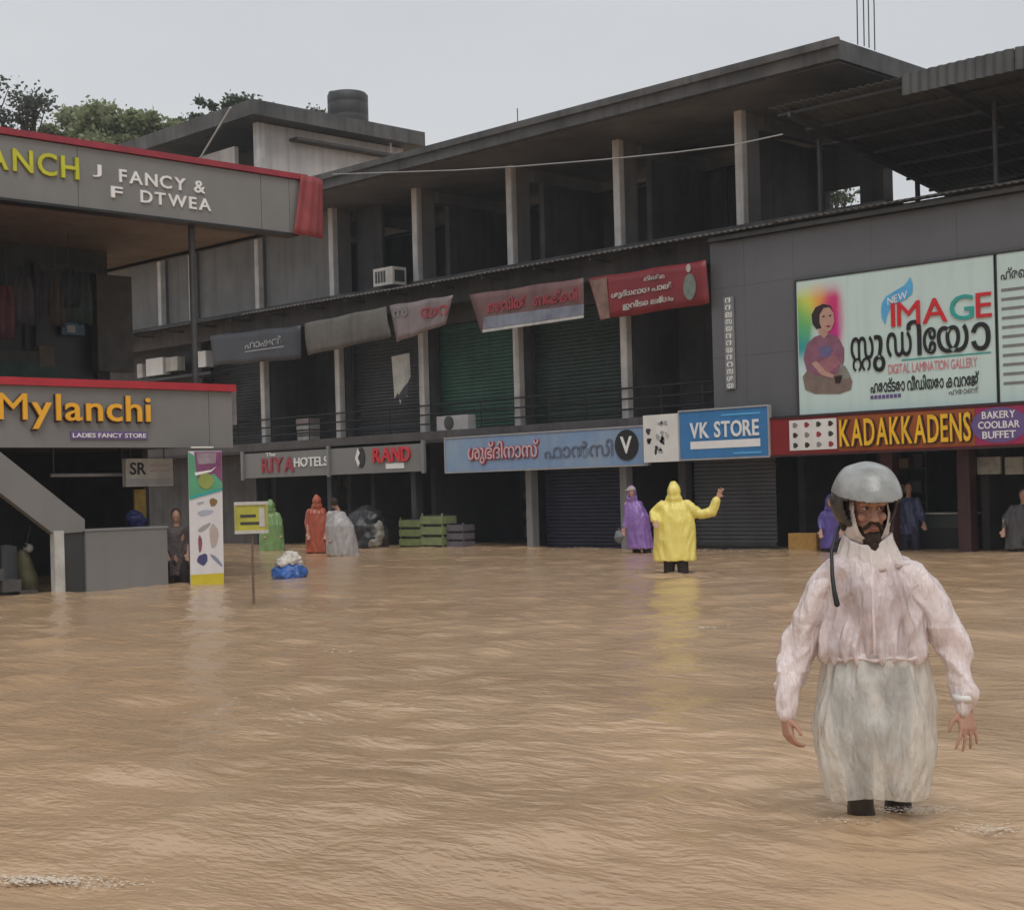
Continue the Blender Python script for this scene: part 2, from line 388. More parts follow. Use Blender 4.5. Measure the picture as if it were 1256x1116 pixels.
# bent reinforcement rods left standing at the roof corner
for p, h in (((1052, 55), 1.6), ((1060, 57), 1.75), ((1066, 59), 1.7), ((1073, 62), 1.8)):
    q = atZ(*p, 9.73); B().tube([q, q + Vector((.01, 0, h * .5)), q + Vector((-.02, .02, h))], .012, 6).build('reinforcement_rod', M['steel'], roof)
q = atZ(635, 152, 9.73); B().tube([q, q + Vector((0, 0, .35))], .012, 6).build('reinforcement_rod', M['steel'], roof)

# second floor pillars and rooms
for x in GRID + [-42.2]:
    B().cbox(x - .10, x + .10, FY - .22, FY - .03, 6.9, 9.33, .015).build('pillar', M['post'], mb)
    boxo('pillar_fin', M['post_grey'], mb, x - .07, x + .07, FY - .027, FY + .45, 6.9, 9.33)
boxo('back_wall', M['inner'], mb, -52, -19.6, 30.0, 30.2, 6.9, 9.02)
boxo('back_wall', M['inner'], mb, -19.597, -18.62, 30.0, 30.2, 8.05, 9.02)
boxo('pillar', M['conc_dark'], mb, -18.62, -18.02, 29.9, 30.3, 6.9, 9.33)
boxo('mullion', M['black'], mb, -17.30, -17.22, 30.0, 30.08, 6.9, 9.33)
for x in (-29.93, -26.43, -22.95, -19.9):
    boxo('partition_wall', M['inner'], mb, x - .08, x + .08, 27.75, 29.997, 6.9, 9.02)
for i, (a, b) in enumerate(((-29.3, -28.1), (-25.8, -24.6), (-22.3, -21.2))):   # doors in the dark back wall
    d = boxo('door', M['dark'], mb, a, b, 29.93, 29.997, 6.9, 8.95)
    boxo('door_frame', M['conc_dark'], d, a - .08, a, 29.9, 29.995, 6.9, 9.0); boxo('door_frame', M['conc_dark'], d, b, b + .08, 29.9, 29.995, 6.9, 9.0)
for a, b in ((-52, -42.32), (-42.08, -40.55), (-40.31, -37.07), (-36.83, -33.56)):         # rooms closed with grey plaster at the far end
    boxo('infill_wall', M['conc_grey'], mb, a, b, FY + .05, FY + .2, 6.9, 9.33)
boxo('infill_wall', M['inner'], mb, -33.28, -32.2, 27.4, 27.5, 6.9, 9.33)

# corrugated eave running along the second floor
def corrugated(name, xa, xb, ya, za, yb, zb, m, parent, pitch=.16, amp=.022, thick=.008):
    n = int((xb - xa) / pitch * 4); rings = []
    nv = Vector((0, -(zb - za), yb - ya)).normalized()
    bot = []; top = []
    for i in range(n + 1):
        x = xa + (xb - xa) * i / n; o = amp * math.sin(2 * math.pi * (x - xa) / pitch)
        bot.append((Vector((x, ya, za)) + nv * o, Vector((x, yb, zb)) + nv * o))
    b = B(); vs = []; fs = []
    for p, q in bot: vs += [p, q, p + nv * thick, q + nv * thick]
    for i in range(n):
        k = 4 * i; fs += [(k, k + 1, k + 5, k + 4), (k + 2, k + 6, k + 7, k + 3), (k, k + 4, k + 6, k + 2), (k + 1, k + 3, k + 7, k + 5)]
    return b.add(vs, fs).build(name, m, parent)
xs = [-52, -46, -41.2, -36.4, -31.6, -26.8, -22.3, -17.9, -13.5, -9.0, -5]
for i in range(6):
    corrugated('eave_sheet', xs[i] + .01, xs[i + 1] - .01, 25.62, 6.60 + .015 * (i % 2), 26.53, 6.80, M['tin'] if i > 2 else M['tin_dark'], mb)
boxo('eave_beam', M['conc_dark'], mb, -52, -19.9, 26.35, 26.547, 6.15, 6.70)
boxo('ceiling', M['inner'], mb, -52, -19.82, 26.553, 33, 6.49, 6.548)
for x in np.arange(-44, -20, 1.75):
    boxo('eave_bracket', M['steel'], mb, x - .02, x + .02, 25.66, 26.345, 6.50, 6.56)

# first floor pillars, shutters, railing
for x in GRID[:-1]:
    B().cbox(x - .10, x + .10, FY - .12, FY + .08, 2.93, 6.548, .015).build('pillar', M['post'], mb)
def shutter(xa, xb, y, za, zb, m, parent, pitch=.09):
    b = B(); n = int((zb - za) / pitch); prof = []
    for i in range(n):
        z = za + (zb - za) * i / n; h = (zb - za) / n
        prof += [(y, z), (y - .028, z + .25 * h), (y - .028, z + .7 * h), (y, z + .95 * h)]
    prof.append((y, zb))
    b.loft([[Vector((xa, yy, zz)) for yy, zz in prof], [Vector((xb, yy, zz)) for yy, zz in prof]], caps=False, closed=False)
    return b.build('roller_shutter', m, parent)
bays1 = [(-40.27, -37.1, 'shutter'), (-36.8, -33.6, 'inner'), (-33.29, -30.08, 'shutter'), (-29.78, -26.58, 'shutter_green'), (-26.28, -23.1, 'shutter_olive'), (-22.8, -19.85, 'inner')]
for a, b, k in bays1:
    if k == 'inner': boxo('room_wall', M['inner'], mb, a - .1, b + .1, 28.6, 28.7, 2.93, 6.49)
    else:
        sh = shutter(a, b, 27.25, 2.93, 5.75, M[k], mb)
        boxo('bottom_rail', M['steel'], sh, a, b, 27.16, 27.21, 2.94, 3.02)
        boxo('shutter_box', M['conc_dark'], mb, a, b, 27.1, 27.5, 5.75, 6.49)
        for e in (a, b): boxo('guide_rail', M['steel'], sh, e - .04, e + .04, 27.12, 27.2, 2.93, 5.748)
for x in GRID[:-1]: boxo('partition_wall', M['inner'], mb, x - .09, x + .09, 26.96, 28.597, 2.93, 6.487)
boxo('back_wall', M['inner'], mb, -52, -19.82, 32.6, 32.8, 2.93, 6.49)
for i in range(len(GRID) - 1):                       # dark pipe railing in front of the pillars
    a, b = GRID[i], GRID[i + 1] - (.32 if i == 5 else 0)
    for z in (3.16, 3.40, 3.64):
        B().tube([(a + .005, 26.6, z), (b - .005, 26.6, z)], .022, 8).build('railing_bar', M['black'], mb)
    for x in (a + 1.15, a + 2.3): B().tube([(x, 26.603, 2.935), (x, 26.603, 3.66)], .016, 6).build('railing_post', M['black'], mb)

# ground floor: pillars, shutters, shop rooms
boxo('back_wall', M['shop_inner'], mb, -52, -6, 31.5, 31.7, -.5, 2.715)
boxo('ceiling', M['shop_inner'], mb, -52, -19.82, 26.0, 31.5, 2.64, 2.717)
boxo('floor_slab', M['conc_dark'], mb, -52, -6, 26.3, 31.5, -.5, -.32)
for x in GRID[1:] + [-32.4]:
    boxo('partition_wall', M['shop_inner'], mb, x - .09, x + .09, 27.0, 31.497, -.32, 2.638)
for x in (-36.95, -33.44, -29.93, -25.75, -22.75, -21.05):
    B().cbox(x - .10, x + .10, 26.3, 26.55, -.5, 2.638, .015).build('pillar', M['grey_mid'] if x in (-25.75, -22.75) else M['dark'], mb)
sh = shutter(-25.58, -22.9, 26.75, -.4, 2.3, M['shutter_blue'], mb, .085); boxo('shutter_box', M['shop_inner'], mb, -25.6, -22.9, 26.6, 27.0, 2.3, 2.637)
sh = shutter(-20.88, -18.72, 26.55, -.4, 2.3, M['shutter_grey'], mb, .085); boxo('shutter_box', M['shop_inner'], mb, -20.88, -18.72, 26.45, 27.0, 2.3, 2.637)
boxo('bottom_rail', M['dark'], sh, -20.88, -18.72, 26.47, 26.51, .09, .15)

# ================================================================== RIGHT BLOCK with billboard and tin shed
rb = thing('cladded_building', (-12.5, 27, -.4), 'charcoal panel clad shop block carrying the big pale billboard, tin shed on top', 'building')
CY = 25.9
us = [-19.8, -18.93, -17.72, -15.9, -14.1, -12.3, -10.5, -8.7, -6.9]
zs = [2.74, 4.05, 5.5, 6.47]
for i in range(len(us) - 1):
    for j in range(3):
        boxo('cladding_panel', M['clad'], rb, us[i] + .002, us[i + 1] - .002, CY, CY + .05, zs[j] + .002, zs[j + 1] - .002)
boxo('wall', M['dark'], rb, -19.8, -6.9, CY + .053, CY + .45, 2.72, 6.5)
boxo('wall', M['clad'], rb, -6.9, -6.6, CY, 33, -.5, 6.5)
boxo('terrace_slab', M['conc_dark'], rb, -15.94, -6.6, 26.36, 33, 6.45, 6.72)
for i in range(6, len(xs) - 1):
    corrugated('eave_sheet', xs[i] + .01, xs[i + 1] - .01, 25.55, 6.60 + .02 * (i % 2), 26.9, 6.86, M['tin'], rb)
boxo('eave_fascia', M['tin_dark'], rb, -19.7, -6.6, 25.70, 25.74, 6.47, 6.56)
for x in (-16.0, -14.36, -11.2): B().cbox(x - .13, x + .13, 26.35, 26.65, -.5, 2.72, .02).build('pillar', M['maroon'], rb)
boxo('ceiling', M['shop_inner'], rb, -19.75, -6.95, 26.36, 31.4, 2.60, 2.717)
for x in (-18.55, -14.36): boxo('partition_wall', M['shop_inner'], rb, x - .08, x + .08, 27.2, 31.4, -.32, 2.597)
# the shed: posts, rafters, purlins, sheets falling to the back
shd = lambda y: 8.60 - .138 * (y - 24.8)
for x in (-17.0, -13.9, -10.7, -7.6):
    B().prism([(x - .03, 24.85, shd(24.85) - .13), (x - .03, 31.8, shd(31.8) - .13), (x - .03, 31.8, shd(31.8) - .03), (x - .03, 24.85, shd(24.85) - .03)], (.06, 0, 0)).build('rafter', M['steel'], rb)
for y in np.arange(25.0, 31.9, .95):
    boxo('purlin', M['steel'], rb, -17.35, -7.2, y - .025, y + .025, shd(y) - .028, shd(y) + .025)
for a, b in ((-17.4, -14.85), (-14.87, -12.3), (-12.32, -9.75), (-9.77, -7.1)):
    corrugated('roof_sheet', a, b, 24.75, shd(24.75) + .07, 31.9, shd(31.9) + .07, M['tin_dark'], rb, .18, .022)
for a, b in ((-14.45, -12.3), (-12.28, -9.75), (-9.73, -7.1)):
    corrugated('valance_sheet', a, b, 24.70, 8.33, 24.72, 8.72, M['tin_dark'], rb, .18, .02)
for x in (-17.42, -13.6, -10.4): B().tube([(x, 26.5, 6.72), (x, 26.5, shd(26.5) - .03)], .045, 8).build('shed_post', M['steel'], rb)
boxo('parapet_wall', M['inner'], rb, -15.6, -6.7, 31.3, 31.5, 6.72, 7.75)

# ================================================================== ROOFTOP ROOM, tank, cable
rt = thing('rooftop_room', (-41, 30.3, 9.73), 'pale grey rooftop room with dark overhanging slab roof carrying a tank', 'building')
boxo('wall', M['plaster_pale'], rt, -38.15, -38.0, 27.75, 33.2, 9.73, 12.72)
boxo('wall', M['conc_dark'], rt, -45, -38.2, 29.6, 29.75, 9.73, 12.72)
boxo('corner_post', M['post'], rt, -38.2, -37.97, 27.5, 27.747, 9.73, 12.72)
boxo('parapet_wall', M['plaster_pale'], rt, -41.3, -39.2, 27.5, 27.65, 9.73, 12.2)
boxo('wall', M['plaster_pale'], rt, -45, -38.0, 33.203, 33.35, 9.73, 12.72)
boxo('roof', M['conc_roof'], rt, -45, -37.35, 26.9, 33.75, 12.75, 13.2)
boxo('sunshade', M['conc_dark'], rt, -37.997, -37.6, 28.7, 33.2, 12.30, 12.38)
B().tube([(-37.7, 32.55, 12.35), (-37.7, 32.55, 13.3)], .03, 8).build('drain_pipe', M['white'], rt)
b = B(); q = Vector((-38.9, 31.2, 13.2))
def lathe(b, c, prof, n=24):
    b.loft([[Vector((c[0] + r * math.cos(2 * math.pi * k / n), c[1] + r * math.sin(2 * math.pi * k / n), c[2] + z)) for k in range(n)] for r, z in prof]); return b
tank = thing('water_tank', (-38.6, 31.55, 13.2), 'dark plastic rooftop water tank standing on the slab roof', 'tank')
lathe(B(), (-38.6, 31.55, 13.2), [(.62, 0), (.66, .04), (.66, .38), (.648, .41), (.66, .44), (.66, .78), (.648, .81), (.66, .84), (.66, 1.08), (.60, 1.15), (.3, 1.18), (.02, 1.19)]).build('tank_body', M['dark'], tank, smooth=True)
lathe(B(), (-38.9, 31.25, 14.27), [(.2, 0), (.2, .12), (.17, .16), (.01, .17)], 16).build('lid', M['black'], tank, smooth=True)
q0 = atY(250, 187, 26.3); q1 = atY(283, 132, 26.3)
tag(B().tube([q0 - (q1 - q0) * .4, q1], .03, 8).build('rooftop_pole', M['offwhite']), 'thin pale pole leaning over the red trimmed fascia in front of rooftop room', 'pole')
cable = B(); pts = [atY(x, y, 24.6) for x, y in ((408, 214), (470, 212), (560, 209), (640, 204), (740, 196), (830, 187), (900, 178), (960, 165))]
tag(cable.tube(pts, .014, 6).build('cable', M['grey_let'], smooth=True), 'thin pale cable slung along the top floor between pillars', 'cable')

# ================================================================== LEFT BUILDING
lb = thing('corner_building', (-27, 9, -.4), 'grey corner shop building with red edged fascia bands and outside stair', 'building')
LX = -21.6
# upper fascia panels with red edge
ys = [4.0, 6.4, 8.9, 12.20, 15.68, 16.28, 16.62]
for a, b in zip(ys, ys[1:]):
    boxo('fascia_panel', M['clad_left'], lb, LX - .05, LX, a + .005, b - .005, 6.0, 6.94)
boxo('fascia_core', M['dark'], lb, LX - .3, LX - .053, 4.0, 16.60, 6.03, 6.95)
tr = boxo('red_trim', M['red'], lb, LX - .34, LX + .05, 4.0, 16.66, 6.953, 7.05)
boxo('fascia_drip', M['black'], lb, LX - .3, LX + .02, 4.0, 16.45, 5.955, 5.997)
boxo('soffit', M['soffit'], lb, -33, LX - .303, 4.0, 16.05, 6.03, 6.1)
boxo('canopy_edge', M['black'], lb, -33, LX - .31, 16.053, 16.14, 5.98, 6.2)
boxo('roof', M['conc_dark'], lb, -33, LX - .35, 4.0, 16.05, 6.103, 6.9)
# upper floor: recessed dark shop front
boxo('back_wall', mat('dark shop front', (.045, .045, .045), .6, .5, 1.1, .2), lb, -25.6, -25.4, 2, 14.9, 3.3, 6.027)
for k, (a, b) in enumerate(((10.1, 11.3), (11.6, 13.2), (13.4, 14.6))):
    g = boxo('shop_window', mat('murky window glass', (.022, .02, .019), .45, .5, 1.3, .3), lb, -25.397, -25.35, a, b, 3.5, 5.6)
    for yy in (a, b): boxo('window_frame', M['dark'], g, -25.4, -25.28, yy - .03, yy + .03, 3.32, 5.7)
    boxo('window_frame', M['dark'], g, -25.4, -25.28, a, b, 5.6, 5.7)
boxo('wall', M['dark'], lb, -33, -25.6, 14.75, 14.9, 3.3, 6.027)
# lower canopy: fascia with red edge
ys = [2.0, 5.0, 8.0, 10.4, 14.5, 14.97]
for a, b in zip(ys, ys[1:]):
    boxo('fascia_panel', M['clad_left'], lb, LX - .05, LX, a + .005, b - .005, 2.24, 3.18)
boxo('fascia_core', M['dark'], lb, LX - .3, LX - .053, 2.0, 14.95, 2.26, 3.17)
boxo('red_trim', mat('bright red edge trim', (.42, .018, .03), .35, .15, 2.0, .15), lb, LX - .36, LX + .06, 2.0, 15.02, 3.183, 3.30)
boxo('canopy_slab', M['conc_dark'], lb, -33, LX - .303, 2.0, 14.9, 2.3, 3.2)
boxo('back_wall', M['shop_inner'], lb, -27.2, -27.0, 2, 14.9, -.5, 2.297)
for yv in (8.6, 14.8): boxo('side_wall', M['shop_inner'], lb, -26.997, -24.2, yv, yv + .12, -.5, 2.297)
c = atX(246, 400, -21.75)
B().tube([(-21.95, c.y, 3.2), (-21.95, c.y, 6.03)], .055, 10).build('column', M['steel'], lb)
# outside stair: sloping parapet, end post and low wall
def px(x, y, X=LX): return atX(x, y, X)
pp = [px(-60, 506), px(104, 637), px(104, 652), px(66, 655), px(-60, 558)]
st = B().prism(pp, (-.16, 0, 0)).build('stair_parapet', M['clad_left'], lb)
for k in range(9):
    y0 = 11.7 - .28 * (k + 1); boxo('stair_step', M['conc_dark'], lb, -22.9, LX - .17, y0, y0 + .3, .18 * k - .3, .18 * k - .12)
wy0, wy1 = px(105, 690).y, px(205, 690).y
boxo('low_wall', M['clad_left'], lb, LX - .14, LX + .02, wy0, wy1, -.5, .93)
boxo('low_wall_cap', M['grey_mid'], lb, LX - .34, LX + .035, wy0 - .02, wy1 + .02, .933, .965)
boxo('dark_panel', M['dark'], lb, LX - .12, LX - .03, px(79, 690).y, wy0 - .003, -.5, .95)
boxo('end_post', M['offwhite'], lb, LX - .1, LX + .035, px(66, 690).y, px(78, 690).y, -.5, .96)
B().tube([px(62, 583, -22.6), px(156, 582, -22.6)], .03, 8).build('hand_rail', M['grey_let'], lb)
for yy in (px(66, 583, -22.6).y, px(150, 583, -22.6).y): B().tube([(-22.6, yy, 1.83), (-22.6, yy, 2.3)], .015, 6).build('rail_hanger', M['steel'], lb)

# red cloth tied at the fascia corner
b = B(); rings = []
for j in range(9):
    t = j / 8; row = []
    for i in range(15):
        s_ = i / 14; wav = .018 * math.sin(s_ * 19 + t * .6)
        row.append(Vector((LX + .06 + wav - .25 * max(0, s_ - .5), 16.50 - .20 * t + (s_ * (.58 + .16 * t)), 7.03 - 1.06 * t)))
    rings.append(row)
b.loft(rings, caps=False, closed=False)
fl = b.build('red_cloth', mat('faded red cloth', (.27, .05, .055), .8, .25, 3, .2), smooth=True)
fl.modifiers.new('thick', 'SOLIDIFY').thickness = .006
tag(fl, 'faded red cloth hanging at the end of the upper grey fascia', 'cloth')
# far end of the long block, seen between the two floors of the corner building
boxo('infill_wall', M['conc_dark'], mb, -75, -40.7, 26.9, 27.1, 2.93, 6.548)
boxo('infill_wall', M['conc_dark'], mb, -75, -37.2, 26.75, 26.95, -.5, 2.63)
boxo('infill_wall', M['conc_grey'], mb, -75, -52.003, 26.9, 27.1, 6.55, 9.7)

# ================================================================== SIGNS ON THE LONG BLOCK
def board(name, label, cat, face, u0, u1, v0, v1, m, thick=.08, group=None, frame=None):
    c = face.p((u0 + u1) / 2, v0, -thick / 2)
    t = thing(name, c, label, cat, group)
    B().prism([face.p(u0, v0, -thick), face.p(u1, v0, -thick), face.p(u1, v1, -thick), face.p(u0, v1, -thick)], face.n * thick).build('board', m, t, bevel=.008)
    if frame:
        for a, b, c_, d in ((u0 - .03, u1 + .03, v1, v1 + .035), (u0 - .03, u1 + .03, v0 - .035, v0), (u0 - .035, u0, v0, v1), (u1, u1 + .035, v0, v1)):
            B().prism([face.p(a, c_, -thick - .003), face.p(b, c_, -thick - .003), face.p(b, d, -thick - .003), face.p(a, d, -thick - .003)], face.n * (thick + .02)).build('frame', frame, t)
    return t
def lines(face, parent, u0, u1, v0, v1, n, m, name='print_line', jitter=.2, d=.004):
    for k in range(n):
        v = v1 - (v1 - v0) * (k + .5) / n; h = (v1 - v0) / n * .38; e = (u1 - u0) * jitter * random.random()
        rect(face, name, u0, u1 - e, v - h / 2, v + h / 2, m, parent, d, .003)

# light blue sign
F = Face((-28.05, 25.75, 1.88), (1, 0, 0)); Wd = 6.5
s = board('shop_sign', 'long light blue shop sign with curly script and round black emblem', 'sign', F, 0, Wd, 0, .82, M['blue_sign'], frame=M['grey_let'])
a, c = uvY(F, 575, 563), uvY(F, 661, 538)
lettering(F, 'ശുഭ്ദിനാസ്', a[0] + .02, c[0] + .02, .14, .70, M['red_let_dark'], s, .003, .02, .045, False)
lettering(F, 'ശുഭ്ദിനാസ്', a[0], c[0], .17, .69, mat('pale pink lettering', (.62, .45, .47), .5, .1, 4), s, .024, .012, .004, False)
a, c = uvY(F, 668, 560), uvY(F, 752, 538)
lettering(F, 'ഫാൻസി', a[0], c[0], .22, .60, mat('slate lettering', (.12, .14, .2), .5, .1, 4), s, .003, .015, .012, False)
e = uvY(F, 769, 546)
em = patch(F, 'emblem', blob(e[0], .44, .34, .34), M['black_let'], s, .004, .02)
lettering(F, 'V', e[0] - .17, e[0] + .17, .25, .63, M['white_let'], em, .026, .01, .02)
# grey fascia boards with two shop names
F = Face((-37.0, 26.0, 1.93), (1, 0, 0))
s = board('shop_sign', 'dark grey shop fascia reading red and white HOTELS lettering', 'sign', F, .02, 3.98, 0, .76, M['clad_left'])
a, c = uvY(F, 322, 585), uvY(F, 361, 560); lettering(F, 'RIYA', a[0], c[0], .14, .56, M['red_let_dark'], s, .004, .03, .03)
a, c = uvY(F, 362, 585), uvY(F, 403, 560); lettering(F, 'HOTELS', a[0], c[0], .26, .52, M['white_let'], s, .004, .03, .012)
a, c = uvY(F, 326, 560), uvY(F, 338, 555); lettering(F, 'The', a[0], c[0], .60, .71, M['white_let'], s, .004, .01, .01)
F2 = Face((-33.0, 26.0, 1.93), (1, 0, 0))
s = board('shop_sign', 'dark grey shop fascia reading RAND in red with a round half white emblem', 'sign', F2, .02, 3.86, 0, .80, M['clad_left'])
a, c = uvY(F2, 459, 575), uvY(F2, 504, 552); lettering(F2, 'RAND', a[0], c[0], .28, .66, M['red_let'], s, .004, .05, .02)
e = uvY(F2, 441, 565); patch(F2, 'emblem', blob(e[0] + .08, .43, .16, .27), M['black_let'], s, .004, .02); patch(F2, 'emblem', [(e[0] - .14, .42), (e[0] - .02, .68), (e[0] + .06, .55), (e[0] - .03, .42), (e[0] + .05, .28), (e[0] - .02, .18)], M['white_let'], s, .03, .01)
a, c = uvY(F2, 474, 580), uvY(F2, 496, 571); rect(F2, 'label_strip', a[0], c[0], .10, .24, M['white_let'], s, .004, .012)
for x in (-37.02, -33.0, -29.12, -28.2):
    boxo('sign_post', M['grey_mid'] if x < -29 else M['offwhite'], mb, x - .05, x + .05, 25.93, 26.0, 1.88, 2.72)

# VK STORE
F = Face((-21.5, 25.6, 1.93), (1, 0, 0))
s = board('shop_sign', 'blue and white shop sign reading VK STORE above grey shutter', 'sign', F, 1.0, 3.28, .02, 1.02, M['blue_store'], frame=M['grey_let'])
wp = rect(F, 'picture_panel', .02, .97, -.02, 1.0, M['white'], s, -.05, .09)
for k in range(16):
    u, v = random.uniform(.12, .85), random.uniform(.08, .9)
    patch(F, 'product_picture', blob(u, v, random.uniform(.03, .09), random.uniform(.03, .07), 9, random.random() * 3, .2), random.choice([M['grey_let'], M['grey_mid'], M['dark'], M['offwhite']]), wp, .042, .003)
a, c = uvY(F, 847, 540), uvY(F, 931, 518)
lettering(F, 'VK STORE', a[0], c[0], .44, .78, M['white_let'], s, .004, .02, .018)
rect(F, 'label_strip', a[0], c[0] + .02, .22, .38, M['white_let'], s)
rect(F, 'print_line', 2.1, 3.1, .88, .92, M['cyan_let'], s); rect(F, 'print_line', 2.4, 3.1, .08, .12, M['cyan_let'], s)
# KADAKKADENS
F = Face((-18.2, 25.62, 1.95), (1, 0, 0))
s = board('shop_sign', 'red bakery sign with yellow KADAKKADENS letters under the billboard', 'sign', F, 0, 9.0, 0, .73, M['red_sign'], frame=M['maroon'])
a, c = uvY(F, 1029, 550), uvY(F, 1197, 550); rect(F, 'colour_panel', a[0], c[0], .03, .70, M['orange_sign'], s)
rect(F, 'colour_panel', c[0] + .01, 8.9, .03, .70, M['magenta_sign'], s)
a, c = uvY(F, 1032, 550), uvY(F, 1193, 550)
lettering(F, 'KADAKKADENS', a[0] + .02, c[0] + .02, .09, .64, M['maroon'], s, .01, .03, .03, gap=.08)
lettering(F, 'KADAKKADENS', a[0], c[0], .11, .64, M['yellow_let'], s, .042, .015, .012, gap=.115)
a, c = uvY(F, 969, 550), uvY(F, 1027, 550); pp_ = rect(F, 'picture_panel', a[0], c[0], .08, .68, M['white'], s)
for i in range(4):
    for j in range(3):
        patch(F, 'product_picture', blob(a[0] + (c[0] - a[0]) * (i + .5) / 4, .18 + .2 * j, .06, .055, 8, 0, .2), [M['dark'], M['maroon'], M['grey_mid'], M['red_let_dark']][(i + j) % 4], pp_, .01, .003)
a, c = uvY(F, 1201, 550), uvY(F, 1252, 550)
for k, tx in enumerate(('BAKERY', 'COOLBAR', 'BUFFET')):
    lettering(F, tx, a[0] + (.08 if k != 1 else 0), c[0] - (.08 if k != 1 else 0), .50 - .18 * k, .63 - .18 * k, M['white_let'], s, .012, .01, .012)
patch(F, 'badge', blob((a[0] + c[0]) / 2, .38, .55, .32), M['purple_let'], s, .009, .003)

# big billboard
F = Face((-17.62, 25.84, 2.74), (1, 0, 0)); BW, BH = 4.27, 2.68
s = board('billboard', 'large pale mint studio billboard with rainbow portrait and red IMAGE lettering', 'billboard', F, 0, BW, 0, BH, M['mint'], .05, frame=M['dark'])
def splash(face, u0, u1, v0, v1, parent):
    n = 40; b = B(); cols = []
    base = np.array([.58, .73, .70])
    spots = [(.16, .80, (.75, .75, .10), .17), (.02, .62, (.10, .45, .12), .2), (.03, .36, (.02, .30, .38), .18), (.42, .86, (.85, .40, .06), .15), (.72, .72, (.62, .03, .16), .22), (.74, .48, (.55, .02, .25), .2), (.1, .55, (.15, .5, .15), .15), (.25, .2, (.1, .3, .35), .12)]
    for j in range(n + 1):
        for i in range(n + 1):
            x, y = i / n, j / n; b.v.append(face.p(u0 + (u1 - u0) * x, v0 + (v1 - v0) * y, .006))
            ws = []; acc = np.zeros(3); tot = 0
            for sx, sy, cc, r_ in spots:
                q = math.exp(-((x - sx) ** 2 + (y - sy) ** 2) / (r_ * r_)); acc += q * np.array(cc); tot += q
            edge = min(1, max(0, (1 - x) / .22)) * min(1, max(0, (1 - y) / .2)) * min(1, max(0, y / .3)); ed = min(1, tot * 1.3) * edge
            cols.append(base * (1 - ed) + acc / max(tot, 1e-4) * ed)
    for j in range(n):
        for i in range(n): k = j * (n + 1) + i; b.f.append((k, k + 1, k + n + 2, k + n + 1))
    o = b.build('colour_splash', None, parent)
    ca = o.data.color_attributes.new('print', 'FLOAT_COLOR', 'POINT')
    ca.data.foreach_set('color', np.concatenate([np.array(cols), np.ones((len(cols), 1))], 1).ravel())
    m = bpy.data.materials.new('rainbow print'); m.use_nodes = True; t = m.node_tree
    at_ = t.nodes.new('ShaderNodeAttribute'); at_.attribute_name = 'print'; t.links.new(at_.outputs['Color'], t.nodes['Principled BSDF'].inputs['Base Color'])
    t.nodes['Principled BSDF'].inputs['Roughness'].default_value = .4; o.data.materials.append(m)
splash(F, .03, 1.18, .75, 2.66, s)
P_ = lambda x, y: uvY(F, x, y)
def ppatch(name, pts, m, d): patch(F, name, [P_(*p) for p in pts], m, s, d, .002)
pm = dict(hair=mat('print dark brown', (.03, .016, .014), .4, .1), face=mat('print skin tone', (.50, .30, .24), .4, .12, 6), dress=mat('print mauve dress', (.26, .11, .17), .4, .3, 5), dress2=mat('print rose', (.36, .15, .18), .4, .25, 7), lap=mat('print taupe', (.22, .165, .14), .4, .25, 5), blue=mat('print violet', (.15, .13, .27), .4, .2, 8), cloth=mat('print olive grey', (.25, .25, .22), .4, .3, 6))
ppatch('portrait', [(985, 462), (992, 452), (1020, 448), (1040, 455), (1046, 468), (1044, 478), (1030, 483), (1000, 483), (988, 478)], pm['lap'], .008)
ppatch('portrait', [(990, 455), (986, 440), (990, 422), (1000, 413), (1012, 409), (1022, 410), (1030, 416), (1036, 428), (1036, 442), (1032, 456), (1015, 462), (1000, 460)], pm['dress'], .011)
ppatch('portrait', [(1004, 428), (1010, 424), (1018, 424), (1022, 430), (1017, 438), (1008, 438)], pm['blue'], .014)
ppatch('portrait', [(1000, 448), (1012, 440), (1026, 436), (1031, 446), (1018, 458), (1004, 458)], pm['dress2'], .014)
ppatch('portrait', [(1032, 446), (1038, 450), (1044, 462), (1036, 466), (1029, 458)], pm['cloth'], .0135)
ppatch('portrait', [(996, 446), (1002, 443), (1014, 456), (1024, 460), (1022, 464), (1008, 460)], pm['face'], .017)
ppatch('portrait', [(1024, 462), (1034, 460), (1031, 470), (1025, 470)], pm['hair'], .017)
ppatch('portrait', [(1004, 408), (1006, 398), (1013, 398), (1016, 410), (1011, 415)], pm['face'], .014)
ppatch('portrait', [(997, 397), (996, 386), (1001, 377), (1010, 373), (1019, 375), (1022, 382), (1018, 392), (1010, 402), (1002, 404)], pm['hair'], .017)
ppatch('portrait', [(1006, 396), (1006, 386), (1011, 378), (1018, 377), (1023, 384), (1024, 395), (1020, 405), (1014, 408), (1009, 404)], pm['face'], .020)
for e in ((1011, 388), (1019, 387)): ppatch('portrait', [(e[0] - 2, e[1] + 1), (e[0], e[1] - 1), (e[0] + 2, e[1]), (e[0], e[1] + 1.5)], pm['hair'], .023)
ppatch('portrait', [(1013, 400), (1017, 399), (1020, 400), (1017, 402)], M['red_let_dark'], .023)
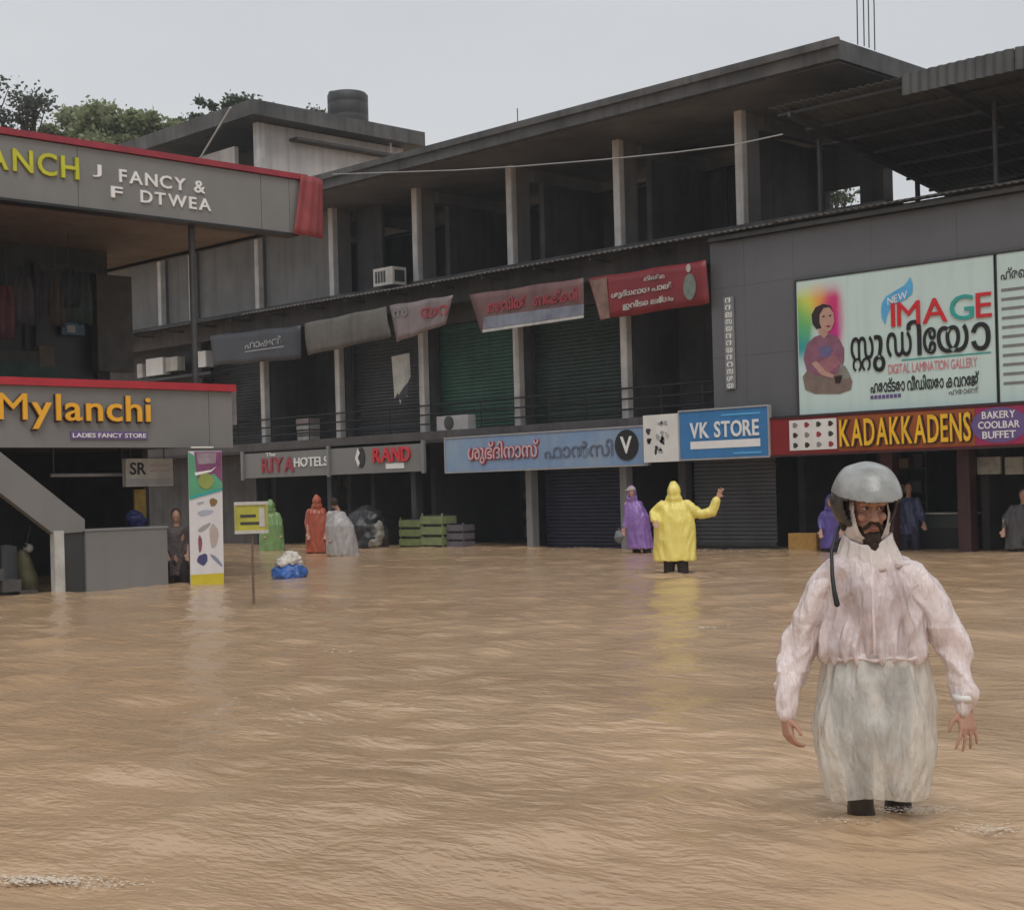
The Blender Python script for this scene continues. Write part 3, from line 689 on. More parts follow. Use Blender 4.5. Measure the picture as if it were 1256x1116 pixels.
# ribbon
rb_ = [(1082, 372), (1087, 364), (1098, 357), (1110, 350), (1117, 340), (1120, 350), (1119, 360), (1112, 367), (1100, 372), (1092, 378), (1088, 388), (1086, 398), (1082, 390), (1081, 380)]
ppatch('ribbon', rb_, M['cyan_let'], .010)
a = P_(1089, 371); c = P_(1113, 360); lettering(F, 'NEW', a[0], c[0], a[1] - .06, a[1] + .08, M['white_let'], s, .014, .004, .01, rise=.10, gap=.1)
a = P_(1094, 399); c = P_(1217, 386)
let = lettering(F, 'IMAGE', a[0], c[0], P_(1160, 396)[1] + .02, P_(1160, 364)[1], M['red_let'], s, .010, .02, .004)
let[3].data.materials.clear(); let[3].data.materials.append(M['teal_let'])
# script line below, set glyph by glyph
v0 = P_(1130, 440)[1] + .02; v1 = P_(1130, 404)[1] + .02
def glyph(ch, xa, xb, va, vb): a = P_(xa, 430)[0]; c = P_(xb, 430)[0]; lettering(F, ch, a, c, va, vb, M['black_let'], s, .010, .012, .012, False)
glyph('സ', 1044, 1072, v0 + .06, v1 - .04); glyph('റ', 1046, 1057, v0 - .16, v0 + .1); glyph('റ', 1057, 1068, v0 - .16, v0 + .1); glyph('ു', 1071, 1086, v0 - .20, v1 - .04)
glyph('ഡ', 1088, 1119, v0 + .05, v1 - .02); glyph('ി', 1113, 1131, v0 + .05, v1 + .17); glyph('േ', 1133, 1149, v0 + .05, v1); glyph('യ', 1150, 1189, v0 + .04, v1); glyph('ാ', 1192, 1216, v0 + .03, v1)
a = P_(1106, 440); c = P_(1216, 436); rect(F, 'underline', a[0], c[0], P_(1160, 437)[1] - .012, P_(1160, 437)[1] + .012, M['teal_let'], s, .005)
a = P_(1090, 455); c = P_(1199, 445); vv = P_(1130, 449)[1]; lettering(F, 'DIGITAL LAMINATION GALLERY', a[0], c[0], vv - .10, vv + .08, mat('rose lettering', (.62, .24, .28), .4, .1), s, .006, .006, .002)
a = P_(1068, 475); c = P_(1201, 465); vv = P_(1130, 469)[1]; lettering(F, 'ഫോട്ടോ വീഡിയോ കവറേജ്', a[0], c[0], vv - .14, vv + .14, M['black_let'], s, .006, .006, .018, False)
a = P_(1068, 490); c = P_(1110, 490); vv = P_(1090, 486)[1]; [rect(F, 'print_line', a[0] + .085 * k, a[0] + .085 * k + .065, vv - .035, vv + .035, M['purple_let'], s) for k in range(8)]
a = P_(1164, 484); c = P_(1201, 480); vv = P_(1180, 479)[1]; lettering(F, 'ഫോൺ', a[0], c[0], vv - .06, vv + .06, M['grey_mid'], s, .006, .004, .01, False)
# the board beside it
F = Face((-13.30, 25.84, 2.74), (1, 0, 0))
s = board('billboard', 'pale list board with rows of dark text right of the studio billboard', 'billboard', F, 0, 4.3, 0, BH, M['mint'], .05, frame=M['dark'])
lettering(F, 'ഫ്രെയിം വർക്ക്', .08, 1.6, 2.20, 2.42, M['dark'], s, .006, .004, .012, False)
for k in range(11):
    v = 2.02 - .168 * k; rect(F, 'print_line', .08, random.uniform(2.2, 2.8), v - .028, v + .022, M['grey_mid'], s)
# narrow upright banner on the cladding
a = atY(887, 365, 25.86); c = atY(902, 477, 25.86)
F = Face((a.x, 25.86, c.z), (1, 0, 0)); h = a.z - c.z
s = board('upright_banner', 'narrow upright grey banner with white script on the charcoal cladding', 'banner', F, 0, .26, 0, h, M['grey_mid'], .02)
for k in range(13):
    v = h * (k + .5) / 13; lettering(F, random.choice(['ശ', 'സ', 'യ', 'റ', 'ന', 'ല']), .05, .21, v - .055, v + .055, M['white_let'], s, .004, .004, .02, False)

# ---- banners hung under the eave
def hang(name, label, quad, m, Y=25.66, sag=.03, n=14, k=6, tilt=.0):
    """cloth or flex sheet through four picture corners on the eave plane, slightly rippled"""
    tl, tr, br, bl = [atY(*q, Y) for q in quad]
    o_ = Vector(((tl.x + tr.x) / 2, Y, min(bl.z, br.z))); t = thing(name, o_, label, 'banner')
    rows = []
    for j in range(k + 1):
        v = j / k; rows.append([tl.lerp(tr, i / n).lerp(bl.lerp(br, i / n), v) + Vector((0, -tilt * (1 - abs(2 * v - 1)) + sag * math.sin(i * 1.3 + v * 3) * (.3 + v) * .5, .012 * math.sin(i * .9))) for i in range(n + 1)])
    b = B(); b.loft(rows, caps=False, closed=False); o = b.build('sheet', m, t, smooth=True); o.modifiers.new('t', 'SOLIDIFY').thickness = .012
    F = Face((tl.x, Y - .03, (bl.z + br.z) / 2), (1, 0, 0)); return t, F, tr.x - tl.x, (tl.z + tr.z) / 2 - (bl.z + br.z) / 2
t, F, ww, hh = hang('hanging_banner', 'dark slate banner under the eave with small pale script, far left', [(258, 412), (369, 399), (369, 440), (262, 449)], mat('dark slate flex', (.042, .044, .055), .45, .2, 1.2, .2))
a, c = uvY(F, 300, 420), uvY(F, 345, 412); lettering(F, 'ഫാഷൻ', a[0], c[0], .46 * hh, .72 * hh, M['grey_let'], t, -.005, .008, .01, False); rect(F, 'underline', a[0], c[0] + .1, .36 * hh, .39 * hh, M['grey_let'], t, -.005)
t, F, ww, hh = hang('hanging_banner', 'blank grey brown cloth stretched under the eave above grey shutter', [(374, 397), (474, 376), (480, 413), (378, 436)], mat('grey brown cloth', (.135, .125, .112), .8, .25, 1.5, .4), tilt=.05)
t, F, ww, hh = hang('hanging_banner', 'pale pinkish tapered banner with faded red print under the eave', [(478, 375), (556, 362), (546, 398), (487, 420)], mat('pale pink flex', (.22, .175, .175), .5, .25, 1.5, .4))
a, c = uvY(F, 516, 395), uvY(F, 550, 372); lettering(F, 'യറ', a[0], c[0], a[1] + .08, c[1] - .02, M['red_let_dark'], t, .0, .008, .02, False)
a, c = uvY(F, 482, 390), uvY(F, 500, 383); lettering(F, 'സ', a[0], c[0], a[1], c[1] + .1, M['grey_mid'], t, .0, .008, .02, False)
b = B(); p0 = atY(565, 365, 25.6)
t, F, ww, hh = hang('hanging_banner', 'long banner faded brown red above with blue white strip along the bottom', [(576, 362), (716, 341), (716, 389), (590, 408)], mat('faded brown flex', (.17, .085, .08), .55, .3, 1.5, .4))
for (xa, xb, tx) in ((598, 645, 'മഴവിൽ'), (655, 708, 'ബേക്കറി')):
    a, c = uvY(F, xa, 385), uvY(F, xb, 360); vm = (uvY(F, (xa + xb) / 2, 372 - (xa - 600) * .15)[1]); lettering(F, tx, a[0], c[0], vm - .16, vm + .16, M['red_let_dark'], t, .0, .01, .03, False)
pts = [uvY(F, *q) for q in ((592, 404), (716, 386), (716, 373), (594, 389))]; patch(F, 'strip', pts, mat('blue grey strip', (.22, .235, .30), .5, .35, 2, .3), t, -.002, .006)
pts = [uvY(F, *q) for q in ((592, 408), (716, 390), (716, 386.5), (592, 404.5))]; patch(F, 'strip', pts, M['offwhite'], t, -.002, .008)
t, F, ww, hh = hang('hanging_banner', 'bright red banner with white text lines under the eave beside cladded block', [(722, 342), (866, 319), (870, 372), (736, 393)], mat('red flex', (.21, .014, .02), .45, .25, 1.2, .3))
pts = [uvY(F, *q) for q in ((724, 345), (744, 340), (748, 390), (737, 392))]; patch(F, 'side_picture', pts, mat('brown picture print', (.22, .13, .10), .5, .4, 5), t, .0, .006)
for (xa, xb, dy) in ((750, 824, 0), (764, 826, 13)):
    a, c = uvY(F, xa, 366 + dy), uvY(F, xb, 352 + dy); lettering(F, 'ശുദ്ധമായ പാൽ' if dy == 0 else 'ഇവിടെ ലഭ്യം', a[0], c[0], a[1] - .04, a[1] + .14, M['offwhite'], t, .0, .008, .025, False, rise=.04)
a, c = uvY(F, 790, 345), uvY(F, 815, 335); lettering(F, 'മിൽമ', a[0], c[0], a[1], c[1], M['offwhite'], t, .0, .008, .02, False)
e = uvY(F, 846, 352); patch(F, 'side_picture', blob(e[0], e[1], .17, .28, 16), mat('grey green print', (.16, .20, .17), .5, .3, 6), t, .0, .008); patch(F, 'side_picture', blob(e[0] - .02, e[1] + .40, .06, .09, 12), M['offwhite'], t, .0, .008)

# poster in the third bay, small white stack, faded poster
F = Face((atY(482, 500, 26.45).x, 26.45, 3.70), (1, 0, 0))
s = thing('torn_poster', F.p(.35, 0), 'white poster with torn lower edge hanging before dark grey shutter', 'poster')
patch(F, 'sheet', [(0, 1.30), (.72, 1.34), (.74, .72), (.55, .48), (.60, .20), (.42, .30), (.30, .02), (.22, .35), (.08, .18)], M['offwhite'], s, 0, .006)
patch(F, 'print', [(.18, .20), (.45, .45), (.70, .62), (.62, .25), (.34, .12)], M['black_let'], s, .008, .003)
F = Face((-39.2, 26.4, 3.0), (1, 0, 0)); s = thing('faded_poster', F.p(.8, 0), 'faded pinkish board behind the railing at the far left bay', 'poster')
rect(F, 'sheet', 0, 1.35, .55, 1.55, mat('faded poster', (.20, .18, .18), .6, .3, 3, .4), s, 0, .02); lettering(F, 'Fab', .3, 1.05, .95, 1.25, M['red_let_dark'], s, .022, .004, .01)
for k in range(4):
    tag(B().box(-35.6 - .02 * k, -35.0, 26.9, 27.25, 2.95 + .17 * k, 3.09 + .17 * k).build('carton', M['offwhite'] if k % 2 == 0 else mat('pinkish carton', (.34, .27, .26), .7, .2)),
        ['bottom', 'second', 'third', 'top'][k] + ' pale carton of the small stack on the first floor balcony', 'carton', 'stacked balcony cartons')

# ---- air conditioner boxes
def ac(name, label, x0, y0, z0, w_, d_, h_, fan, group):
    t = thing(name, (x0 + w_ / 2, y0 + d_ / 2, z0), label, 'air conditioner', group)
    B().cbox(x0, x0 + w_, y0, y0 + d_, z0, z0 + h_, .02).build('casing', M['offwhite'] if not fan else M['grey_let'], t)
    if fan:
        g = B(); cx, cz, r_ = x0 + w_ * .42, z0 + h_ * .5, h_ * .47
        g.loft([[Vector((cx + q * math.cos(2 * math.pi * k / 24), y0 - e, cz + q * math.sin(2 * math.pi * k / 24))) for k in range(24)] for q, e in ((r_, .002), (r_, .02), (r_ * .25, .03))]).build('fan_grille', M['dark'], t)
    else:
        for k in range(4): boxo('vent', M['dark'], t, x0 + .1 + .11 * k, x0 + .18 + .11 * k, y0 - .006, y0 - .001, z0 + .08, z0 + h_ - .08)
        boxo('side_vent', M['dark'], t, x0 + w_ + .001, x0 + w_ + .006, y0 + .08, y0 + d_ - .08, z0 + .08, z0 + h_ - .08)
ac('window_air_conditioner', 'small white air conditioner box sitting on the upper eave', -30.85, 25.9, 6.80, .78, .5, .46, False, 'air conditioners')
ac('outdoor_air_conditioner', 'off white outdoor unit with round fan behind the light blue sign', -28.7, 26.05, 2.935, 1.15, .3, .36, True, 'air conditioners')
for k, (xa, ya, xb, yb, m_) in enumerate(((179, 438, 199, 462, 'white'), (203, 437, 217, 456, 'offwhite'), (168, 446, 174, 464, 'offwhite'), (235, 430, 252, 452, 'white'))):
    p, q = atY(xa, yb, 26.3), atY(xb, ya, 26.3)
    tag(B().cbox(p.x, q.x, 26.3, 26.6, p.z, q.z, .02).build('white_box', M[m_]), ['large white', 'dull white middle', 'narrow dull white', 'square white rightmost'][k] + ' box on the far wall above the amber lettered fascia', 'box', 'white boxes on the far wall')
boxo('box_shelf', M['dark'], mb, -43.5, -38.9, 26.2, 26.895, 5.12, 5.2)

# ================================================================== SIGNS ON THE CORNER BUILDING
F = Face((LX + .002, 10.0, 6.0), (0, 1, 0)); U = lambda x, y: uvX(F, x, y)
s = thing('fascia_lettering', F.p(3, 0), 'raised yellow ANCH and white FANCY letters on the upper grey fascia', 'sign')
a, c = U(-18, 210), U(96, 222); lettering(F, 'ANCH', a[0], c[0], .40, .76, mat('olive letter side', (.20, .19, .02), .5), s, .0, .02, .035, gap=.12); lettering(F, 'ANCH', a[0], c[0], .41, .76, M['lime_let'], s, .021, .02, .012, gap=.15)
a, c = U(113, 215), U(124, 215); lettering(F, 'J', a[0], c[0], .50, .70, M['white_let'], s, .0, .02, .0)
a, c = U(146, 230), U(251, 230); lettering(F, 'FANCY &', a[0], c[0], .47, .68, M['white_let'], s, .0, .025, .014, gap=.14)
a, c = U(136, 250), U(150, 250); lettering(F, 'F', a[0], c[0], .21, .39, M['white_let'], s, .0, .025, .014)
a, c = U(172, 250), U(258, 250); lettering(F, 'DTWEA', a[0], c[0], .19, .39, M['white_let'], s, .0, .025, .014, gap=.14)
F = Face((LX + .002, 10.0, 2.24), (0, 1, 0))
s = thing('fascia_lettering', F.p(2.5, 0), 'big amber Mylanchi letters on the lower grey fascia', 'sign')
a, c = U(-4, 510), U(182, 510)
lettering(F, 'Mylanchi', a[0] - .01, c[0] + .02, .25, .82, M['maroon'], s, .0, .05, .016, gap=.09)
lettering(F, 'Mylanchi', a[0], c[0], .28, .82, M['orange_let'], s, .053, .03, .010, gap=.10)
a, c = U(86, 531), U(180, 531); rect(F, 'strip', a[0], c[0], .13, .25, M['purple_let'], s, .001, .02); lettering(F, 'LADIES FANCY STORE', a[0] + .03, c[0] - .03, .155, .225, M['white_let'], s, .022, .01, .014)
# hanging light box under the canopy
a, c = atX(155, 597, -22.2), atX(212, 562, -22.2); F = Face((-22.2, a.y, a.z), (0, 1, 0)); ww, hh = c.y - a.y, c.z - a.z
s = board('hanging_light_box', 'white box sign lettered SR hanging under the lower canopy', 'sign', F, 0, ww, 0, hh, M['offwhite'], .12)
lettering(F, 'SR', .08 * ww, .42 * ww, .42 * hh, .86 * hh, M['black_let'], s, .004, .006, .02); rect(F, 'strip', .02 * ww, .98 * ww, .05 * hh, .28 * hh, M['grey_let'], s); lines(F, s, .5 * ww, .95 * ww, .45 * hh, .85 * hh, 2, mat('faint pink print', (.45, .36, .36), .5), jitter=.1)
for yy in (.15, .85): B().tube([F.p(ww * yy, hh, -.06), F.p(ww * yy, 2.32 - a.z, -.06)], .01, 6).build('hanger', M['steel'], s)

# vague goods in the upper shop front of the corner building
a, c = atX(76, 410, -25.2), atX(104, 397, -25.2)
t = thing('interior_sign', (-25.2, (a.y + c.y) / 2, a.z), 'small blue shop board in the dark upper shop front', 'sign')
boxo('board', mat('deep blue board', (.03, .10, .17), .4, .2), t, -25.25, -25.2, a.y, c.y, a.z, c.z); boxo('strip', M['grey_let'], t, -25.198, -25.19, a.y + .1, c.y - .2, a.z + .04, c.z - .05)
for k, (xa, ya, xb, yb, cc) in enumerate(((-8, 445, 66, 432, (.05, .045, .04)), (-8, 462, 70, 447, (.025, .06, .04)), (48, 450, 66, 425, (.10, .075, .05)), (120, 455, 160, 340, (.055, .05, .047)))):
    a, c = atX(xa, ya, -25.0), atX(xb, yb, -25.0)
    tag(boxo('display_crate', mat('display goods %d' % k, cc, .7, .3, 4), None, -25.2, -25.0 + .01 * k, a.y, c.y, max(3.31, a.z), c.z), ['long dark display block in the upper shop front', 'dark green low display block in the upper shop front', 'brown display block in the upper shop front', 'tall dark display panel in the upper shop front'][k], 'display')

for k, (xc, yt, ww, hh, cc, nm) in enumerate(((52, 332, .34, .75, (.03, .028, .03), 'black'), (68, 336, .30, .9, (.06, .045, .035), 'brown'), (84, 330, .36, .65, (.022, .026, .028), 'charcoal'), (101, 338, .3, .85, (.03, .045, .04), 'dark green'), (28, 340, .4, .8, (.05, .042, .05), 'plum'), (8, 350, .3, .9, (.10, .03, .04), 'dull red'))):
    p = atX(xc, yt, -24.0); rows = []
    t = thing('hanging_garment', (p.x, p.y, p.z - hh), nm + ' garment hanging from the ceiling of the upper shop front', 'garment', 'garments hung in the upper shop front')
    for j in range(7):
        v = j / 6; rows.append([Vector((p.x + .05 * math.sin(i * 1.1 + k + v), p.y + (i / 10 - .5) * ww * (.55 + .45 * min(1, v * 2.5)), p.z - hh * v - .03 * math.sin(i * 2 + k))) for i in range(11)])
    o = B().loft(rows, caps=False, closed=False).build('cloth', mat('garment %d' % k, cc, .85, .4, 5), t, smooth=True); o.modifiers.new('t', 'SOLIDIFY').thickness = .01
    B().tube([p, (p.x, p.y, 6.03)], .006, 5).build('cord', M['steel'], t)

# ---- standing banner in the water
a = Vector((-21.3, 13.88, 0)); F = Face((-21.3, 13.86, 0), (.12, 1, 0), (0, .01, 1)); ww, hh = .60, 2.17
s = thing('standing_banner', (-21.3, 14.15, -.4), 'tall white roll up banner with green and purple head standing in the water', 'banner')
rect(F, 'sheet', 0, ww, -.4, hh, mat('white banner vinyl', (.70, .68, .70), .4, .06, 2, .12), s, -.01, .012)
patch(F, 'green_head', [(0, 1.43), (ww * .99, 1.56), (ww * .99, 1.80), (0, 2.16)], mat('banner green print', (.10, .36, .20), .4, .2), s, .004, .002)
patch(F, 'purple_head', [(.10, 2.16), (ww * .99, 2.16), (ww * .99, 1.66), (.45, 1.80), (.15, 1.72)], mat('banner plum print', (.22, .06, .16), .4, .3, 4), s, .007, .002)
patch(F, 'grey_head', [(.14, 2.14), (.50, 2.14), (.48, 1.97), (.17, 1.95)], mat('banner mauve grey print', (.30, .24, .28), .5, .3, 6), s, .010, .002)
patch(F, 'white_wave', [(.10, 1.82), (.40, 1.86), (.50, 1.92), (.40, 1.83), (.12, 1.77)], M['white_let'], s, .010, .002)
patch(F, 'disc', blob(.30, 1.68, .14, .13), mat('banner lime print', (.28, .33, .08), .4, .2), s, .0115, .002)
patch(F, 'teal_edge', [(0, 1.38), (ww * .99, 1.52), (ww * .99, 1.56), (0, 1.43)], M['teal_let'], s, .012, .002)
rect(F, 'yellow_foot', .0, ww * .995, -.02, .16, mat('banner yellow print', (.62, .50, .03), .4, .15, 6), s, .004, .002)
for u, v, ru, rv, rot, m_ in ((.43, 1.33, .07, .07, 0, mat('print amber brown', (.28, .17, .05), .4, .3, 8)), (.28, 1.16, .14, .05, .1, mat('print pale steel', (.42, .44, .52), .4, .2)), (.2, 1.32, .07, .02, .2, M['grey_let']), (.26, .92, .13, .04, .5, M['grey_let']), (.18, .66, .035, .14, 0, mat('print dusky red', (.28, .08, .12), .4, .2)), (.43, .78, .08, .2, 0, mat('print beige', (.45, .38, .34), .4, .2)), (.22, .40, .10, .09, .7, mat('print indigo', (.06, .06, .16), .4, .3)), (.47, .38, .03, .15, .8, mat('print blue grey', (.22, .24, .36), .4, .2))):
    patch(F, 'product_picture', blob(u, v, ru, rv, 12, rot, .1), m_, s, .004, .002)
for u in (0.0, ww): B().tube([F.p(u, -.4, -.02), F.p(u, hh, -.02)], .012, 6).build('pole', M['steel'], s)
B().tube([F.p(.05, hh + .06, 0), F.p(.45, hh + .06, 0)], .014, 6).build('top_bar', M['white'], s)

# ---- little yellow box sign on a stake
p = atZ(312, 742, 0); rz = math.atan2(-p.x, p.y)
t = thing('stake_sign', (p.x, p.y, -.4), 'small yellow box sign on a thin stake standing in the water', 'sign', rz=rz)
k_ = 1877 / 19.8
def lz(y): return (742 - y) / k_ + .4
b = B(); b.box(-.21, .19, -.06, .06, lz(652), lz(617)); b.build('sign_box', M['wood'] if False else mat('yellow sign box', (.42, .40, .05), .45, .2, 5, .2), t, local=True, bevel=.01)
for z0, z1 in ((lz(654), lz(650)), (lz(619), lz(615))): B().box(-.225, .205, -.075, .075, z0, z1).build('frame', M['offwhite'], t, local=True)
for x0 in (-.225, .175): B().box(x0, x0 + .03, -.073, .073, lz(650), lz(619)).build('frame', mat('dull yellow frame', (.36, .34, .10), .5), t, local=True)
for z0, w0 in ((lz(634), .2), (lz(643), .24)): B().box(-.15, -.15 + w0, -.066, -.061, z0, z0 + .035).build('print_line', M['dark'], t, local=True)
B().box(.09, .16, -.067, -.061, lz(646), lz(623)).build('picture', M['offwhite'], t, local=True)
B().tube([(0, 0, -.3), (-.01, 0, lz(690)), (.0, 0, lz(652))], .016, 8).build('stake', mat('weathered stake', (.16, .11, .07), .8, .3, 6), t, local=True)

# ---- blue tub heaped with white sacking
p = atZ(355, 708, 0); rz = math.atan2(-p.x, p.y)
t = thing('blue_tub', (p.x, p.y, 0), 'blue tarpaulin bundle heaped with white sacking floating in the water', 'bundle', rz=rz)
wr = lambda A, f_: (lambda co, n: A * noise.noise(co * f_) + A * .5 * noise.noise(co * f_ * 2.3))
fuse('tarpaulin', B().ell((0, 0, .05), (.30, .26, .20)).ell((.12, .05, .1), (.17, .16, .16)).ell((-.13, 0, .08), (.15, .18, .17)), .018, 2, mat('blue tarpaulin', (.045, .13, .42), .4, .3, 6), t, wr(.05, 7))
fuse('sacking', B().ell((-.10, -.02, .27), (.13, .13, .10)).ell((.07, -.03, .31), (.14, .13, .11)).ell((.0, .05, .36), (.10, .10, .09)).ell((.15, 0, .24), (.08, .1, .08)), .016, 2, mat('white sacking', (.62, .58, .52), .8, .25, 9), t, wr(.05, 11))
# ---- crates and bundles before the shops
def crate(x0, x1, y0, y1, z0, z1, m, label, group='crates before the shops'):
    t = thing('crate', ((x0 + x1) / 2, (y0 + y1) / 2, z0), label, 'crate', group)
    n = 4
    for k in range(n):
        za = z0 + (z1 - z0) * k / n; zb = za + (z1 - z0) / n * .72
        boxo('slat', m, t, x0, x1, y0, y0 + .02, za, zb); boxo('slat', m, t, x1 - .02, x1, y0 + .023, y1, za, zb); boxo('slat', m, t, x0, x0 + .02, y0 + .023, y1, za, zb)
    for x in (x0 + .01, x1 - .05): boxo('corner_post', m, t, x, x + .04, y0 + .023, y0 + .06, z0, z1)
    boxo('lining', M['dark'], t, x0 + .03, x1 - .03, y0 + .07, y1 - .03, z0, z1 - .05)
crate(-29.9, -29.05, 25.75, 26.2, -.2, .76, M['green_crate'], 'green slatted crate, left one before the light blue sign shop')
crate(-29.0, -28.2, 25.7, 26.2, -.2, .86, mat('pale green crate', (.19, .235, .10), .6, .3, 4), 'paler and taller green slatted crate before the light blue sign shop')
crate(-28.15, -27.55, 25.8, 26.2, -.2, .62, mat('grey violet crate', (.11, .10, .12), .5, .2, 4), 'grey violet crate right of the green crates')
p = atZ(452, 669, 0)
t = thing('covered_scooter', (-30.95, 25.5, -.4), 'big round dark tarpaulin covered bundle under the red lettered fascia', 'bundle')
fuse('tarpaulin', B().ell((0, 0, .85), (.62, .5, .62)).ell((.25, 0, .55), (.5, .45, .5)).ell((-.3, 0, .6), (.45, .45, .5)), .035, 3, mat('black tarpaulin', (.022, .022, .024), .45, .3, 4), t, wr(.09, 3.2))
fuse('side_sack', B().ell((.66, -.1, .75), (.14, .12, .38)).ell((.55, -.2, .50), (.2, .15, .12)), .03, 2, mat('grey sack', (.24, .23, .2), .7, .3, 6), t, wr(.05, 6))
# posts and goods in the dark shops
for k, (x, z0, h_, c_) in enumerate(((-35.3, .05, .55, (.12, .11, .10)), (-32.0, .8, .5, (.22, .05, .05)), (-27.2, .2, 1.2, (.06, .05, .05)), (-26.9, 1.35, .35, (.12, .13, .09)))):
    pass
def shelf_unit(x0, x1, y, label, cols, seed):
    rnd = random.Random(seed); t = thing('shelf_unit', ((x0 + x1) / 2, y, -.32), label, 'shelf', 'shelves inside the open shops')
    for x in (x0, x1 - .04): boxo('upright', M['steel'], t, x, x + .04, y, y + .4, -.32, 2.2)
    for k in range(4):
        z = .1 + .5 * k; boxo('shelf', M['dark'], t, x0 + .042, x1 - .042, y, y + .4, z, z + .03)
        x = x0 + .08
        while x < x1 - .3:
            w_ = rnd.uniform(.12, .32); h_ = rnd.uniform(.15, .38)
            boxo('packet', mat('packet %d' % rnd.randrange(len(cols)) + str(seed), rnd.choice(cols), .5, .3, 5), t, x, x + w_, y + .03, y + .3, z + .032, z + .032 + h_); x += w_ + rnd.uniform(.01, .12)
shelf_unit(-36.6, -34.2, 29.0, 'tall goods shelf in the shop with red and white lettering', [(.10, .06, .05), (.06, .05, .05), (.16, .12, .09)], 1)
shelf_unit(-28.9, -26.8, 29.2, 'tall goods shelf in the shop behind the green crates', [(.10, .09, .08), (.05, .05, .08), (.13, .12, .06)], 2)
shelf_unit(-18.1, -16.4, 28.6, 'tall goods shelf with purple packets in the bakery', [(.12, .06, .14), (.16, .06, .05), (.06, .05, .08), (.22, .15, .08)], 3)
shelf_unit(-13.9, -11.9, 29.0, 'tall goods shelf in the right hand part of the bakery', [(.08, .06, .06), (.10, .05, .05), (.05, .04, .05)], 4)
def ctr(name, label, x0, x1, y0, y1, z1, top, body):
    t = thing(name, ((x0 + x1) / 2, (y0 + y1) / 2, -.32), label, 'counter'); boxo('body', body, t, x0, x1, y0, y1, -.32, z1 - .3); boxo('glass_case', mat('counter glass', (.05, .06, .06), .1, .1, spec=.8), t, x0 + .02, x1 - .02, y0 + .02, y1 - .02, z1 - .298, z1 - .03); boxo('top', top, t, x0 - .02, x1 + .02, y0 - .02, y1 + .02, z1 - .028, z1)
ctr('shop_counter', 'pale topped glass counter inside the bakery', -15.85, -14.6, 27.3, 27.8, .72, M['offwhite'], M['black'])
q = atY(967, 676, 26.35); q2 = atY(1001, 654, 26.35)
tag(B().box(q.x, q2.x, 26.35, 26.75, -.3, q2.z).build('wooden_box', M['wood'], bevel=.01), 'yellow wooden box standing in the water by grey shutter', 'box')
for k, (xa, xb) in enumerate(((1200, 1228), (1234, 1256), (1260, 1290))):
    a, c = atY(xa, 582, 26.7), atY(xb, 560, 26.7)
    tag(B().box(a.x, c.x, 26.66, 26.72, a.z, c.z).build('hanging_packet', mat('pale packet', (.30, .30, .27), .5, .3, 8)), ['leftmost pale packet string hung under the bakery sign', 'second pale packet string hung under the bakery sign', 'pale packet string hung at the right edge under the bakery sign'][k], 'packet', 'hanging packets')
a, c = atY(1193, 595, 26.3), atY(1200, 575, 26.3)
# things under the lower canopy
a, c = atX(165, 632, -22.6), atX(178, 600, -22.6)
tag(B().box(-22.62, -22.58, a.y, c.y, a.z - .9, c.z).build('yellow_banner_strip', mat('yellow strip', (.40, .27, .06), .5, .3, 6)), 'narrow yellow strip below the hanging white box sign', 'strip')
a, c = atX(155, 648, -22.4), atX(176, 630, -22.4)
t = thing('blue_bag', (-22.4, (a.y + c.y) / 2, a.z), 'dark blue bag on the counter behind the low grey wall', 'bag')
fuse('bag', B().ell((0, 0, .14), (.14, .17, .16)).ell((0, .05, .1), (.15, .16, .12)), .02, 2, mat('navy bag', (.025, .03, .12), .5, .3, 5), t, wr(.03, 8))
tag(boxo('display_table', mat('dark brown table', (.045, .025, .02), .6, .3, 3), None, -22.9, -22.1, 12.9, 14.3, -.4, .93), 'dark brown display table under the lower canopy', 'table')

# scooter parked under the stair
t = thing('parked_scooter', (-22.1, 10.95, -.4), 'yellow green scooter with white headlamp parked under the outside stair', 'scooter')
sy = mat('scooter olive paint', (.075, .068, .03), .5, .3, 3); bkm = M['black']
def S(b, n, m, v=.03): return fuse(n, b, v, 3, m, t)
S(B().tube([(0, .55, .25), (0, .50, .6), (0, .42, 1.0)], [.10, .16, .10], 14, round_=True).ell((0, .45, .85), (.14, .1, .2)), 'front_apron', sy)
S(B().tube([(0, .3, .35), (0, -.2, .36), (0, -.5, .65), (0, -.95, .75)], [.14, .14, .2, .12], 14, round_=True), 'body', M['grey_mid'])
S(B().tube([(0, -.2, .82), (0, -.85, .86)], [.13, .11], 12, round_=True), 'seat', bkm)
for yy in (.62, -.75):
    b = B(); b.loft([[Vector((xx, yy + rr * math.cos(2 * math.pi * k / 24), .22 + rr * math.sin(2 * math.pi * k / 24))) for k in range(24)] for xx, rr in ((-.05, .14), (-.05, .2), (0, .225), (.05, .2), (.05, .14))]); b.build('wheel', bkm, t, local=True, smooth=True)
S(B().ell((.02, .50, 1.10), (.09, .08, .075)), 'headlamp', M['grey_let'], .02)
B().tube([(-.34, .30, 1.18), (-.1, .42, 1.14), (.1, .42, 1.14), (.34, .30, 1.18)], .018, 8).build('handlebar', bkm, t, local=True)
for sx in (-1, 1):
    B().tube([(sx * .25, .36, 1.17), (sx * .30, .38, 1.38)], .008, 6).build('mirror_stem', bkm, t, local=True); B().ell((sx * .30, .38, 1.42), (.06, .02, .045), 12, 8).build('mirror', bkm, t, local=True, smooth=True)
for k, (a, b) in enumerate(((10.85, 11.1), (11.25, 11.5))):
    tag(boxo('stair_panel', M['grey_mid'], None, -22.6, -22.55, a, b, -.5, .75 - .0 * k), ['grey green upright panel left', 'grey green upright panel right'][k] + ' under the sloping stair parapet', 'panel')

